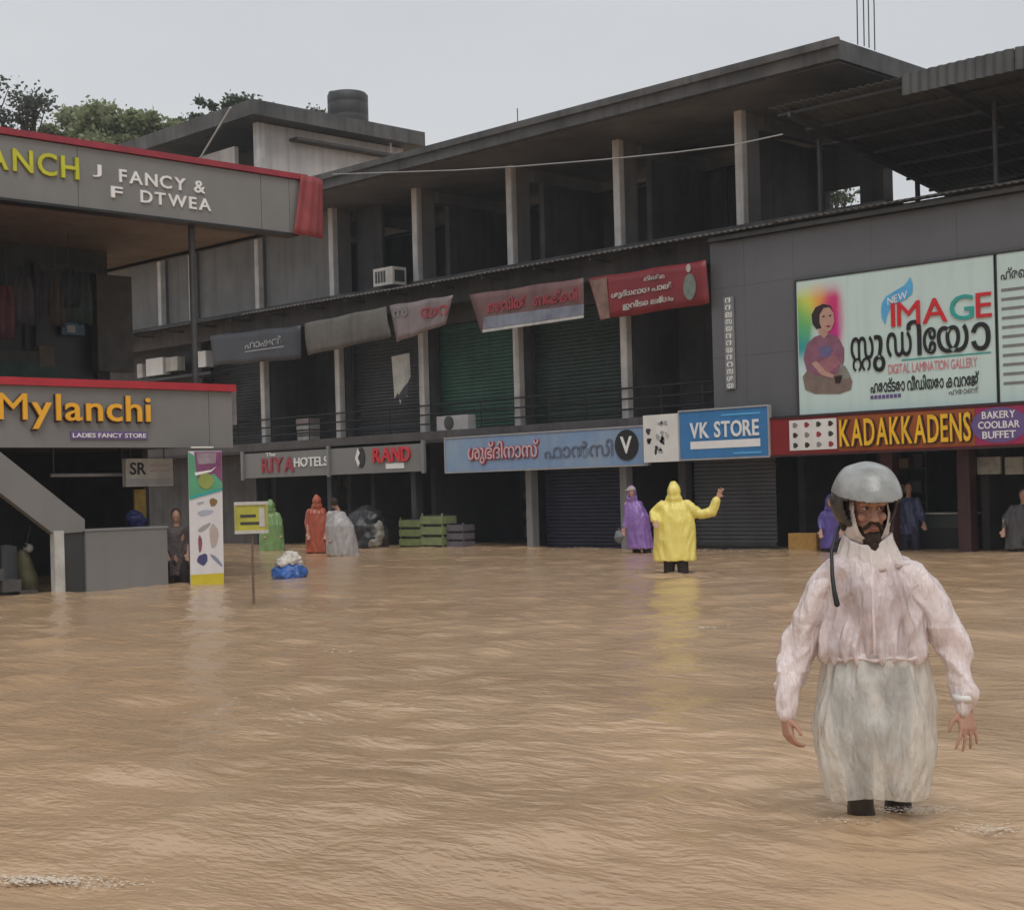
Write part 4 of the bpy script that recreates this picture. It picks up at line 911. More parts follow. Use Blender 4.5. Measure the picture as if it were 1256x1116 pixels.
# ================================================================== TREES
def leaf_mat(name, c1, c2):
    m = mat(name, c1, .55, .3, .9, col2=c2); t = m.node_tree; tl = t.nodes.new('ShaderNodeBsdfTranslucent'); ms = t.nodes.new('ShaderNodeMixShader'); ms.inputs[0].default_value = .4
    p = t.nodes['Principled BSDF']; tl.inputs['Color'].default_value = (*[min(1, q * 1.3) for q in c1], 1)
    t.links.new(p.outputs[0], ms.inputs[1]); t.links.new(tl.outputs[0], ms.inputs[2]); t.links.new(ms.outputs[0], t.nodes['Material Output'].inputs[0]); return m
def tree(name, label, base, trunk_h, crown, nleaf, leaf, m, seed, group='trees behind the shop blocks', branches=9):
    rnd = random.Random(seed); t = thing(name, base, label, 'tree', group)
    tb = B(); top = Vector((rnd.uniform(-.4, .4), rnd.uniform(-.4, .4), trunk_h)); r0 = .22 + trunk_h * .012
    tb.tube([(0, 0, 0), top * .4 + Vector((.15, 0, 0)), top * .75, top], [r0, r0 * .8, r0 * .62, r0 * .5], 9)
    tips = []
    for k in range(branches):
        c_ = crown[k % len(crown)]; e = Vector(c_[:3]) + Vector([rnd.uniform(-1, 1) * c_[3 + i] * .6 for i in range(3)])
        s0 = top * rnd.uniform(.6, 1); md = s0.lerp(e, .5) + Vector((rnd.uniform(-.4, .4), rnd.uniform(-.4, .4), .3))
        tb.tube([s0, md, e], [r0 * .35, r0 * .2, .03], 6); tips.append(e)
        for q in range(3):
            e2 = e + Vector((rnd.uniform(-1, 1), rnd.uniform(-1, 1), rnd.uniform(-.2, .9))) * c_[3] * .45; tb.tube([md.lerp(e, .6), e2], [.045, .012], 5); tips.append(e2)
    tb.build('trunk', mat('tree bark', (.05, .038, .03), .9, .3, 3), t, local=True)
    # leaves gathered in clumps through the crown
    clumps = []
    for c_ in crown:
        for q in range(max(4, int(14 * c_[6]))):
            u = Vector((rnd.gauss(0, 1), rnd.gauss(0, 1), rnd.gauss(0, 1))).normalized() * rnd.random() ** .35
            clumps.append((Vector(c_[:3]) + Vector((u.x * c_[3], u.y * c_[4], u.z * c_[5])), rnd.uniform(.16, .36) * c_[3] * .8, c_[6]))
    for e in tips: clumps.append((e, .45, .6))
    lv = []; lf = []
    wts = [q[1] * q[2] for q in clumps]; 
    for q in rnd.choices(clumps, wts, k=nleaf):
        p = q[0] + Vector((rnd.gauss(0, .5), rnd.gauss(0, .5), rnd.gauss(0, .35))) * q[1]
        a = Vector((rnd.gauss(0, 1), rnd.gauss(0, 1), rnd.gauss(0, .6))).normalized(); b_ = a.cross(Vector((rnd.gauss(0, 1), rnd.gauss(0, 1), rnd.gauss(0, 1)))).normalized()
        z = leaf * rnd.uniform(.6, 1.3); k = len(lv); lv += [p, p + a * z * .5 + b_ * z * .28, p + a * z, p + a * z * .5 - b_ * z * .28]; lf.append((k, k + 1, k + 2, k + 3))
    B_ = B(); B_.v = lv; B_.f = lf; B_.build('crown', m, t, local=True)
G1 = leaf_mat('mango leaf green', (.28, .31, .17), (.17, .20, .10)); G2 = leaf_mat('dark leaf green', (.085, .105, .06), (.05, .07, .036)); G3 = leaf_mat('dull leaf', (.09, .10, .075), (.055, .06, .05))
def base(x, D): q = ray(x, 600); q.z = 0; return q * D
def zc(y, D): return HCAM + (608 - y) / FPX * D
D = 64; p = base(135, D)
tree('mango_tree', 'broad green leafy tree behind the red trimmed fascia', (p.x, p.y, -.4), 9, [(0, 0, zc(162, D), 2.6, 2.6, 1.5, 1.6), (-1.2, -1.2, zc(168, D), 1.4, 1.4, 1.2, 1.3), (1.3, 1.3, zc(160, D), 1.5, 1.5, 1.4, 1.4), (2.0, 2.0, zc(172, D), 1.2, 1.2, 1.2, 1.2), (.3, .3, zc(142, D), 1.3, 1.3, .8, 1.0), (1.7, 1.7, zc(142, D), .9, .9, .6, .35), (.9, .9, zc(136, D), .8, .8, .5, .4)], 46000, .23, G1, 11)
D = 58; p = base(15, D)
tree('sparse_tree', 'sparse tree with dark airy branches at the far left', (p.x, p.y, -.4), 11, [(0, 0, zc(110, D), 1.7, 1.7, 1.2, .3), (1.0, .8, zc(122, D), .8, .8, .8, .2), (-1.2, -1.2, zc(98, D), 1.2, 1.2, .8, .25), (0, 0, zc(150, D), 1.6, 1.6, .5, .2)], 2400, .20, G3, 12, branches=14)
D = 70; p = base(282, D)
tree('dense_tree', 'dark dense tree top rising behind the rooftop room', (p.x, p.y, -.4), 11, [(0, 0, zc(132, D), 1.2, 1.2, 1.0, 1), (.9, .9, zc(135, D), 1.0, 1.0, .8, 1), (-.8, -.8, zc(150, D), 1.1, 1.1, .7, .8), (0, 0, zc(160, D), 1.8, 1.8, 1, 1)], 13000, .20, G2, 13)
p = base(362, 72)
tree('low_tree', 'low dark foliage just showing beside the water tank', (p.x, p.y, -.4), 11, [(0, 0, zc(139, 72), 1.2, 1.2, .5, .6), (-.8, -.8, zc(142, 72), 1.0, 1.0, .5, .5), (.9, .9, zc(140, 72), .9, .9, .45, .5)], 5000, .18, G2, 14)
p = base(1032, 52)
tree('back_tree', 'tree glimpsed through the open top floor beside the black pillar', (p.x, p.y, -.4), 8, [(0, 0, 11.15, .9, .9, .5, .5), (-.6, -.6, 10.7, .9, .9, .8, .8), (.2, .2, 10.4, .8, .8, .6, .8)], 4000, .16, G2, 15)

# ================================================================== PEOPLE
def plastic(name, col, alpha, rough=.25, patch_=.25, trans=.18):
    """thin wet raincoat film: lets some of what is underneath show through"""
    m = bpy.data.materials.new(name); m.use_nodes = True; t = m.node_tree; n = t.nodes.new; l = t.links.new
    p = t.nodes['Principled BSDF']; p.inputs['Base Color'].default_value = (*col, 1); p.inputs['Roughness'].default_value = rough
    tl = n('ShaderNodeBsdfTranslucent'); tl.inputs['Color'].default_value = (*col, 1)
    ms = n('ShaderNodeMixShader'); ms.inputs[0].default_value = trans; l(p.outputs[0], ms.inputs[1]); l(tl.outputs[0], ms.inputs[2])
    tr = n('ShaderNodeBsdfTransparent'); mx = n('ShaderNodeMixShader')
    tc = n('ShaderNodeTexCoord'); nz = n('ShaderNodeTexNoise'); nz.inputs['Scale'].default_value = 1; nz.inputs['Detail'].default_value = 5
    mpg = n('ShaderNodeMapping'); mpg.inputs['Scale'].default_value = (9, 9, 3)
    mr = n('ShaderNodeMapRange'); mr.inputs[1].default_value = .35; mr.inputs[2].default_value = .65; mr.inputs[3].default_value = max(0, alpha - patch_); mr.inputs[4].default_value = min(1, alpha + patch_ * .6)
    l(tc.outputs['Object'], mpg.inputs[0]); l(mpg.outputs[0], nz.inputs['Vector']); l(nz.outputs[0], mr.inputs[0]); l(mr.outputs[0], mx.inputs[0]); l(tr.outputs[0], mx.inputs[1]); l(ms.outputs[0], mx.inputs[2])
    nb = n('ShaderNodeTexNoise'); nb.inputs['Scale'].default_value = 17; nb.inputs['Detail'].default_value = 4; bp = n('ShaderNodeBump'); bp.inputs['Strength'].default_value = 1.0; bp.inputs['Distance'].default_value = .030
    mpb = n('ShaderNodeMapping'); mpb.inputs['Scale'].default_value = (1.5, 1.5, .42); mpb.inputs['Rotation'].default_value = (.15, .1, 0); l(tc.outputs['Object'], mpb.inputs[0]); l(mpb.outputs[0], nb.inputs['Vector']); l(nb.outputs[0], bp.inputs['Height']); l(bp.outputs[0], p.inputs['Normal'])
    l(mx.outputs[0], t.nodes['Material Output'].inputs[0]); MATS[name] = m; return m

def add_hand(b, wrist, d, pn, side, curl=.5, spread=.1, sc_=1.0, r=.0085):
    """palm, four unequal bent fingers and a thumb leaving the side of the palm; d along the hand, pn out of the palm, side towards the thumb"""
    w_ = Vector(wrist); d = Vector(d).normalized(); pn = Vector(pn).normalized(); sd = Vector(side).normalized()
    ln = [.070, .078, .072, .056]
    for k in range(4):
        off = (1.5 - k) * .021 * sc_
        k0 = w_ + sd * off * .55; k1 = w_ + d * .088 * sc_ + sd * off
        b.tube([k0, k1], [.017 * sc_, .0125 * sc_], 8, round_=True)
        fd = (d + sd * spread * (1.5 - k)).normalized(); p = k1; a = 0
        for s_, q in enumerate((.45, .32, .23)):
            a += curl * (.75 if s_ == 0 else .9); dr = fd * math.cos(a) + pn * math.sin(a); e = p + dr * ln[k] * q * 1.15 * sc_
            b.tube([p, e], [r * sc_ * (1.08 - .1 * s_), r * sc_ * (1 - .1 * s_)], 8, round_=True); p = e
    p = w_ + d * .028 * sc_ + sd * .03 * sc_; q = p + (d * .6 + sd * .75 + pn * .35).normalized() * .045 * sc_; e = q + (d * .9 + sd * .25 + pn * .3).normalized() * .036 * sc_
    b.tube([w_ + d * .01 * sc_, p, q], [.015 * sc_, .014 * sc_, .0105 * sc_], 8, round_=True); b.tube([q, e], [.0105 * sc_, .0085 * sc_], 8, round_=True)

# ------------------------------------------------------------------ the man in front
rz = math.atan2(-MANP.x, MANP.y)
man = thing('person', (MANP.x, MANP.y, 0), 'wading person in a clear pinkish raincoat and grey helmet, nearest the camera', 'person', rz=rz)
TH = R(17); HC = Vector((.018, -.01, 1.275))
RZ = Matrix.Rotation(TH, 3, 'Z') @ Matrix.Rotation(R(4), 3, 'X')
hd = lambda x, y, z: HC + RZ @ Vector((x, y, z))
def hrot(b):                       # head-frame coordinates to body frame
    b.v = [HC + RZ @ v for v in b.v]; return b
# joints (x to the picture's right, y away from the camera, z above the water)
shL, shR = Vector((-.160, .02, 1.005)), Vector((.205, .02, 1.02))
elL, elR = Vector((-.272, .03, .70)), Vector((.346, .02, .70))
wrL, wrR = Vector((-.338, -.06, .445)), Vector((.388, -.05, .475))
body = B()
body.ell((.01, .02, .90), (.165, .105, .22)).ell((.015, .03, .62), (.15, .11, .2)).ell((.01, .025, .97), (.15, .08, .07))
body.tube([(.01, .02, 1.02), (.015, .005, 1.16)], [.06, .056], 14, round_=True)
for s_, e_, w_ in ((shL, elL, wrL), (shR, elR, wrR)):
    body.tube([s_ - Vector((0, 0, .03)), s_.lerp(e_, .5), e_, e_.lerp(w_, .45), w_], [.048, .042, .036, .034, .026], 14, round_=True)
for x, yk, xf in ((-.062, -.02, -.040), (.095, .22, .115)):
    body.tube([(x, .03, .55), (x, yk * .6 - .02, .33), (xf, yk, .12), (xf, yk + .03, -.05), (xf, yk + .05, -.30)], [.088, .07, .044, .042, .036], 14, round_=True)
    body.tube([(xf, yk + .06, -.33), (xf + .01, yk - .10, -.36)], [.036, .028], 10, round_=True)
add_hand(body, wrL - Vector((0, 0, .01)), (.12, -.25, -1), (.75, .5, 0), (.45, -.85, .1), .62, .02)
add_hand(body, wrR - Vector((0, 0, .01)), (.10, -.22, -1), (-.45, .6, -.2), (-.8, -.55, 0), .20, .20)
h = B()                            # the head: skull, jaw, brow, nose, cheeks, lips, ears
h.ell((0, .015, .045), (.075, .095, .09)).ell((0, -.02, -.03), (.062, .066, .085)).ell((0, -.045, -.085), (.042, .038, .035))
h.tube([(-.045, -.078, .042), (0, -.086, .046), (.045, -.078, .042)], [.014, .013, .014], 8, round_=True)
h.tube([(0, -.085, .030), (0, -.104, -.012), (0, -.110, -.022)], [.009, .012, .0135], 10, round_=True)
h.ell((-.012, -.098, -.024), (.010, .012, .008)).ell((.012, -.098, -.024), (.010, .012, .008))
h.ell((-.040, -.068, -.015), (.022, .020, .020)).ell((.040, -.068, -.015), (.022, .020, .020))
h.tube([(-.024, -.078, -.052), (0, -.090, -.050), (.024, -.078, -.052)], [.006, .008, .006], 8, round_=True)
h.tube([(-.022, -.078, -.063), (0, -.090, -.064), (.022, -.078, -.063)], [.006, .009, .006], 8, round_=True)
h.ell((-.078, .02, .0), (.012, .022, .032)).ell((.078, .02, .0), (.012, .022, .032))
hrot(h); body.v, body.f = body.v + h.v, body.f + [tuple(i + len(body.v) for i in f) for f in h.f]
fuse('body', body, .0055, 3, M['skin'], man)
for sx in (-1, 1):
    e = hrot(B().ell((sx * .031, -.078, .022), (.0135, .010, .008), 12, 8)).build('eye', mat('eye white', (.42, .38, .35), .3, .1), man, local=True, smooth=True)
    hrot(B().ell((sx * .031 + .003, -.0865, .022), (.0062, .003, .0062), 10, 6)).build('iris', M['black_let'], e, local=True, smooth=True)
    hrot(B().tube([(sx * .014, -.094, .043), (sx * .032, -.091, .050), (sx * .052, -.076, .044)], [.0045, .006, .003], 8)).build('eyebrow', M['beard'], man, local=True, smooth=True)
# beard: full chin beard with moustache
bd = B().ell((0, -.060, -.108), (.042, .040, .042)).ell((0, -.070, -.135), (.030, .032, .034)).ell((-.044, -.035, -.08), (.018, .034, .036)).ell((.044, -.035, -.08), (.018, .034, .036))
bd.tube([(-.036, -.080, -.062), (-.016, -.100, -.040), (0, -.103, -.038), (.016, -.100, -.040), (.036, -.080, -.062)], [.010, .008, .007, .008, .010], 8, round_=True)
fuse('beard', hrot(bd), .005, 2, M['beard'], man, lambda co, n: .006 * noise.noise(co * 60))
hrot(B().ell((0, -.0985, -.060), (.020, .010, .0085), 12, 8)).build('lips', mat('lip', (.28, .10, .09), .45, .1), man, local=True, smooth=True)
# clothes under the film
shirt = B().ell((.01, .02, .90), (.178, .115, .17)).ell((.012, .025, .72), (.175, .122, .15)).ell((.01, .02, .95), (.175, .09, .07))
for s_, e_ in ((shL, elL), (shR, elR)): shirt.tube([s_ * .92 - Vector((0, 0, -.02)), s_.lerp(e_, .55)], [.046, .050], 14, round_=True)
fuse('shirt', shirt, .012, 3, mat('mauve shirt', (.17, .105, .115), .8, .25, 8), man, wr(.012, 9))
tr_ = B().ell((.015, .03, .60), (.165, .125, .14))
for x, yk, xf in ((-.062, -.02, -.040), (.095, .22, .115)):
    tr_.tube([(x, .03, .55), (x, yk * .6 - .02, .33), (xf, yk, .17)], [.10, .082, .06], 14, round_=True)
fuse('trousers', tr_, .012, 3, mat('grey brown trousers', (.115, .105, .09), .8, .25, 8), man, wr(.012, 8))
for xf, yk in ((-.040, -.02), (.115, .22)):
    fuse('boot', B().tube([(xf, yk, .15), (xf, yk + .03, -.05), (xf, yk + .05, -.30)], [.056, .058, .055], 14, round_=True).tube([(xf, yk + .05, -.33), (xf + .01, yk - .14, -.36)], [.055, .045], 10, round_=True), .012, 3, mat('dark rubber boot', (.022, .016, .013), .4, .3, 6), man, wr(.010, 9))
# the raincoat's blouse, gathered at the waist
def ridge(v): return .5 - abs(noise.noise(v)) * 1.6
def fold_top(co, n):
    z = co.z; th = math.atan2(co.y, co.x - .012)
    g = .012 * math.sin(th * 19 + 4 * noise.noise(Vector((co.x * 5, co.y * 5, z * 2)))) * max(0, min(1, (.84 - z) / .16))
    k = 1 if z < 1.06 else .5
    return g + k * (.046 * ridge(Vector((co.x * 9 + z * 2.5, co.y * 5, z * 2.3))) + .024 * ridge(Vector((co.x * 21 - z * 4, co.y * 12, z * 5 + 7))) - .014)
def fold_sleeve(co, n):                           # creases run slantwise round the arm, denser at elbow and cuff
    z = co.z; sg = 1 if co.x > 0 else -1
    dens = 1 if abs(z - .70) < .10 or z < .56 else .6
    return .032 * dens * ridge(Vector((co.x * 4, co.y * 5, z * 9 + co.x * sg * 11))) + .026 * ridge(Vector((co.x * 11, co.y * 11, z * 2.6))) - .012
rc = B(); prof = [(.655, .175, .145, .03), (.663, .212, .160, .035), (.70, .224, .172, .035), (.78, .222, .170, .028), (.88, .220, .160, .03), (.97, .222, .148, .027), (1.03, .208, .130, .025), (1.07, .178, .116, .023), (1.10, .140, .102, .02), (1.12, .10, .085, .018)]
rc.loft([rc.ering((x0, .02, z), a, b_, 40) for z, a, b_, x0 in prof])
FILM = plastic('pinkish wet raincoat film', (.93, .81, .81), .74, .22, .16)
HOODF = plastic('beige hood film', (.86, .785, .75), .90, .25, .06)
FILM3 = plastic('pinkish raincoat sleeve film', (.93, .82, .81), .90, .22, .10)
FILM2 = plastic('greyish wet raincoat film', (.88, .86, .80), .62, .20, .2)
fuse('raincoat_blouse', rc, .0085, 2, FILM, man, fold_top)
for s_, e_, w_, k in ((shL, elL, wrL, -1), (shR, elR, wrR, 1)):
    sv = B().tube([s_ + Vector((-k * .04, 0, .0)), s_.lerp(e_, .22) + Vector((k * .004, 0, .0)), s_.lerp(e_, .55) + Vector((k * .002, 0, 0)), e_ + Vector((k * .004, 0, .02)), e_.lerp(w_, .45) + Vector((k * .008, 0, 0)), w_ + Vector((0, 0, .035)), w_ + Vector((0, 0, -.005))], [.074, .078, .072, .071, .064, .053, .045], 20, round_=True)
    fuse('raincoat_sleeve', sv, .0085, 2, FILM3, man, fold_sleeve)
# skirt of the coat: gathered above, ballooning, drawn in at the hem
b = B(); rings = []; nseg = 120
for j in range(44):
    z = .685 - .60 * j / 43; t_ = j / 43
    rx = (.190 + .062 * math.sin(min(1, t_ * 1.5) * 1.57)) * (1 if t_ < .58 else 1 - .22 * ((t_ - .58) / .42) ** 1.5); ry = rx * .78; cx = .032 - .012 * t_
    ring = []
    for k in range(nseg):
        th = 2 * math.pi * k / nseg; q = Vector((math.cos(th), math.sin(th), 0))
        f_ = .035 * math.sin(th * 13 + 2.2 * noise.noise(q * 2 + Vector((0, 0, t_ * 2)))) * (1 - t_) ** 1.2 + .030 * math.sin(th * 5 + t_ * 2.0) * (.4 + t_) + .075 * noise.noise(q * 2.3 + Vector((0, 0, t_ * 2.6))) + .03 * noise.noise(q * 5 + Vector((0, 0, t_ * 7)))
        f_ += .125 * (ridge(Vector((q.x * 3.4, q.y * 3.4, t_ * 1.6))) - .1) + .045 * ridge(Vector((q.x * 7, q.y * 7, t_ * 4 + 3))) * (.3 + t_)
        f_ += .02 * math.sin(th * 23 + 3) * max(0, t_ - .85) / .15
        ring.append(Vector((cx + rx * (1 + f_) * q.x, .02 + ry * (1 + f_) * q.y, z + .012 * math.sin(th * 3))))
    rings.append(ring)
b.loft(rings, caps=False); sk = b.build('raincoat_skirt', FILM2, man, local=True, smooth=True)
# waist seam and button placket
wb = B(); pts = []
for k in range(61):
    th = 2 * math.pi * k / 60; pts.append((.034 + .212 * math.cos(th), .02 + .162 * math.sin(th), .672 + .006 * math.sin(th * 9)))
wb.tube(pts, [.006 + .003 * math.sin(k * 1.7) for k in range(61)], 8); wb.build('waist_seam', FILM, man, local=True, smooth=True)
b = B(); b.tube([(.032, -.100, 1.07), (.030, -.136, .98), (.032, -.168, .86), (.034, -.178, .74), (.034, -.172, .69)], [.005, .006, .006, .006, .005], 8); b.build('placket', FILM, man, local=True, smooth=True)
# hood drawn round the face and down to the collar
def shell(r, nu=48, nv=30, c=(0, 0, 0)):
    g = {}; b = B()
    for j in range(nv + 1):
        for i in range(nu): t1 = math.pi * (j + .02) / (nv + .04); a = 2 * math.pi * i / nu; b.v.append(Vector((c[0] + r[0] * math.sin(t1) * math.sin(a), c[1] - r[1] * math.sin(t1) * math.cos(a), c[2] + r[2] * math.cos(t1))))
    for j in range(nv):
        for i in range(nu): b.f.append((j * nu + i, (j + 1) * nu + i, (j + 1) * nu + (i + 1) % nu, j * nu + (i + 1) % nu))
    return b
def cut(b, keep):
    b.f = [f for f in b.f if keep(sum((b.v[i] for i in f), Vector()) / len(f))]; return b
hb = shell((.098, .118, .150), 150, 110, (0, .012, -.02))
hb = cut(hb, lambda c: not (c.y < -.02 and abs(c.x) < .074 and -.125 < c.z < .2 and (c.x / .074) ** 2 + ((c.z - .02) / .138) ** 2 < 1) and c.z > -.165)
for v in hb.v:
    v.x += .006 * noise.noise(v * 22); v.y += .006 * noise.noise(v * 25 + Vector((3, 0, 0)))
    if v.z < -.06: v.x *= 1 + (-.06 - v.z) * 1.6; v.y = v.y * (1 + (-.06 - v.z) * .6)
hood = hrot(hb).build('hood', HOODF, man, local=True, smooth=True); hood.modifiers.new('t', 'SOLIDIFY').thickness = .004
dr = B(); rings = []
for j in range(10):
    t_ = j / 9; ring = []
    for k in range(72):
        th = 2 * math.pi * k / 72; f_ = max(0, -math.sin(th)) ** 2              # dips under the chin in front
        rx, ry = .098 + .044 * t_ ** 1.3, .098 + .012 * t_; fo_ = 1 + .05 * t_ * math.sin(th * 11 + 2 * noise.noise(Vector((math.cos(th) * 2, math.sin(th) * 2, t_)))) + .07 * noise.noise(Vector((math.cos(th) * 3, math.sin(th) * 3, t_ * 2)))
        ring.append(Vector((.016 + .006 * t_ + rx * fo_ * math.cos(th), .012 + ry * fo_ * math.sin(th), 1.185 - .135 * t_ - .045 * f_ * (1 - t_ * .5))))
    rings.append(ring)
dr.loft(rings, caps=False); dr.build('hood_drape', HOODF, man, local=True, smooth=True).modifiers.new('t', 'SOLIDIFY').thickness = .004
# helmet: shell, raised peak visor, lining, dangling strap
hs_ = shell((.136, .158, .152), 150, 110, (-.006, .024, .050))
hs_ = cut(hs_, lambda c: c.z > -.085 + .5 * max(0, -c.y - .01) and not (c.y < -.055 and c.z < .055))
hl = hrot(hs_).build('helmet', mat('dark brown helmet shell', (.045, .040, .036), .4, .3, 7), man, local=True, smooth=True); hl.modifiers.new('t', 'SOLIDIFY').thickness = .012
ln_ = shell((.115, .142, .138), 110, 80, (0, .022, .048)); ln_ = cut(ln_, lambda c: -.11 < c.z < .10 and not (c.y < -.045 and c.z < .06))
hrot(ln_).build('helmet_lining', mat('black padding', (.014, .012, .011), .9, .3, 20), hl, local=True, smooth=True).modifiers.new('t', 'SOLIDIFY').thickness = .014
vz = shell((.143, .182, .162), 160, 120, (.002, .014, .056))
vz = cut(vz, lambda c: c.z > .050 + .16 * max(0, c.y + .05) + 1.1 * c.x * c.x and c.y < .075 - .5 * (c.z - .15) and c.z < .235)
for v in vz.v:                                   # peak pushed out towards its lower edge, flattened crown, slight dents
    t_ = max(0, (.13 - v.z) / .08); v.y -= .014 * t_ * max(0, -v.y) / .18; v.z -= .25 * max(0, v.z - .185)
    v += v.normalized() * .003 * noise.noise(v * 16)
hrot(vz).build('visor', mat('scuffed grey visor', (.40, .41, .40), .3, .35, 7, .4, .12, 40, spec=.5, col2=(.17, .175, .17)), hl, local=True, smooth=True).modifiers.new('t', 'SOLIDIFY').thickness = .006
for sx in (-1, 1): hrot(B().ell((sx * .094, .015, -.025), (.022, .048, .055), 16, 12)).build('ear_pad', mat('brown black padding', (.03, .022, .018), .85, .3, 20), hl, local=True, smooth=True)
for sx in (-1, 1): hrot(B().ell((sx * .138, .03, .055), (.012, .028, .028), 14, 10)).build('visor_hinge', M['dark'], hl, local=True, smooth=True)
B().tube([hd(-.125, -.01, -.06), (-.130, -.12, 1.12), (-.128, -.168, 1.02), (-.122, -.188, .96), (-.112, -.195, .905)], [.007, .008, .009, .010, .013], 8, round_=True).build('strap', M['black'], hl, local=True, smooth=True)
# wristband
B().tube([wrR + Vector((0, -.002, .045)), wrR + Vector((0, 0, .018))], [.050, .047], 18).build('wristband', M['white'], man, local=True, smooth=True)

# ------------------------------------------------------------------ people farther off
def person(label, pos, coat, joints, hem, halfw, head, hood=True, arm_r=.062, skin_hand=(), pants=(.03, .022, .02), lean=0, cap=None, alpha=1, yaw=0, seed=0, legs=True, shoulder=.19, depth=.62, coat_name='raincoat', group='people wading before the shops', hood_tip=.03):
    rz = math.atan2(-pos.x, pos.y)
    t = thing('person', (pos.x, pos.y, 0), label, 'person', group, rz=rz)
    hz = head[2]; b = B(); cy = 0
    neck = Vector((head[0] - lean * .1, head[1], hz - .17)); chest = Vector((head[0] * .6, 0, hz - .38)); hip = Vector((lean * -.15, 0, hz - .78))
    b.ell(chest, (.15, .10, .22)).ell(hip + Vector((0, 0, .08)), (.14, .10, .17)).tube([chest + Vector((0, 0, .1)), neck, head], [.07, .05, .05], 12, round_=True)
    b.ell(head, (.075, .09, .115)).ell(Vector(head) + Vector((0, -.075 if yaw == 0 else .075, -.01)), (.014, .02, .02)).ell(Vector(head) + Vector((0, -.02 if yaw == 0 else .02, -.07)), (.05, .06, .05))
    for j in joints:
        b.tube([chest + Vector((math.copysign(shoulder - .03, j[0][0] - chest.x), 0, .14))] + [Vector(q) for q in j], [.055] + [.045, .03][:len(j)] if len(j) <= 2 else [.055, .045, .036, .028], 12, round_=True)
        e = Vector(j[-1]); d = (e - Vector(j[-2])).normalized(); add_hand(b, e, d, (0, -1, 0) if abs(d.y) < .9 else (0, 0, -1), d.cross(Vector((0, -1, 0))), .25, .12, 1.05, .011)
    for x, yk in ((-.10, .03), (.11, -.03)):
        b.tube([hip + Vector((x * .7, 0, 0)), (hip.x + x, yk - .02, .18), (hip.x + x * 1.1, yk, -.1), (hip.x + x * 1.1, yk, -.38)], [.09, .075, .055, .045], 12, round_=True)
    fuse('body', b, .017, 3, M['skin'], t)
    lg = B()
    for x, yk in ((-.10, .03), (.11, -.03)):
        lg.tube([hip + Vector((x * .7, 0, 0)), (hip.x + x, yk - .02, .18), (hip.x + x * 1.1, yk, -.1)], [.11, .095, .085], 12, round_=True)
    fuse('trousers', lg, .02, 3, mat('dark trousers %d' % seed, pants, .8, .25, 6), t)
    c = B(); H0 = hz - .21
    prof = [(hem, halfw * 1.0), (hem + .03, halfw * 1.02), (hem + (H0 - hem) * .35, halfw * .98), (hem + (H0 - hem) * .7, halfw * .92), (H0 - .07, shoulder * 1.05), (H0, shoulder * .75), (H0 + .05, .085)]
    c.loft([c.ering((head[0] * .6 * (i / 6) + lean * -.15 * (1 - i / 6), 0, z), a, max(a * depth, .085), 30) for i, (z, a) in enumerate(prof)])
    for j in joints:
        pts = [chest + Vector((math.copysign(shoulder - .03, j[0][0] - chest.x), 0, .14))] + [Vector(q) for q in j]; pts[-1] = pts[-2].lerp(pts[-1], .82)
        c.tube(pts, [arm_r * 1.25] + [arm_r * 1.1] * (len(pts) - 2) + [arm_r * .85], 14, round_=True)
    hv = Vector(head)
    if hood:
        c.ell(hv + Vector((0, .01, -.005)), (.115, .125, .145)).ell(hv + Vector((0, .03, .09)), (.07, .08, .05 + hood_tip)).ell(hv + Vector((0, .01, -.12)), (.14, .12, .10))
    so = Vector((seed * 3.1, seed * 1.7, seed))
    def fd(co, n): return .024 * ridge(Vector((co.x * 7 + co.z, co.y * 7, co.z * 1.4)) + so) + .013 * ridge(Vector((co.x * 13 - co.z * 3, co.y * 13, co.z * 3.5)) + so) - .014 + (.008 * math.sin(co.x * 48 + 4 * noise.noise(co * 3 + so)) * max(0, min(1, (H0 - .35 - co.z) / .5)) if co.z < H0 else 0)
    ym = -1 if yaw == 0 else 1
    keep = None
    if hood: keep = lambda q: not (ym * (q.y - hv.y) > .055 and abs(q.x - hv.x) < .062 and -.10 < q.z - hv.z < .085)
    cm = coat if not isinstance(coat, tuple) else mat('raincoat %d' % seed, coat, .38, .18, 5, 0, .15, 30)
    fuse(coat_name, c, .018, 3, cm, t, fd, keep)
    if not hood and not cap:
        k = 1 if yaw == 0 else -1
        fuse('hair', B().ell(hv + Vector((0, .018 * k, .025)), (.086, .092, .105)), .014, 2, M['beard'], t, None, lambda q: q.z > hv.z - .06 and not ((q.y - hv.y) * k < -.03 and q.z < hv.z + .055))
    if cap: fuse('cap', B().ell(hv + Vector((0, 0, .07)), (.095, .105, .07)).ell(hv + Vector((-.06, -.02, .05)), (.08, .08, .02)), .014, 2, mat('cap %d' % seed, cap, .7, .2, 6), t)
    return t
# yellow coat, seen from behind, right arm out and hand raised
YEL = mat('yellow raincoat', (.80, .69, .20), .35, .15, 4, 0, .3, 26, col2=(.72, .60, .13))
person('wading person in a hooded yellow raincoat with one hand raised sideways', YELP, YEL, [[(-.33, .02, .95), (-.30, -.16, .83)], [(.40, 0, .93), (.60, -.04, .96), (.69, -.05, 1.18)]], .19, .355, (.0, 0, 1.31), yaw=1, seed=1, arm_r=.085, shoulder=.24, hood_tip=.035)
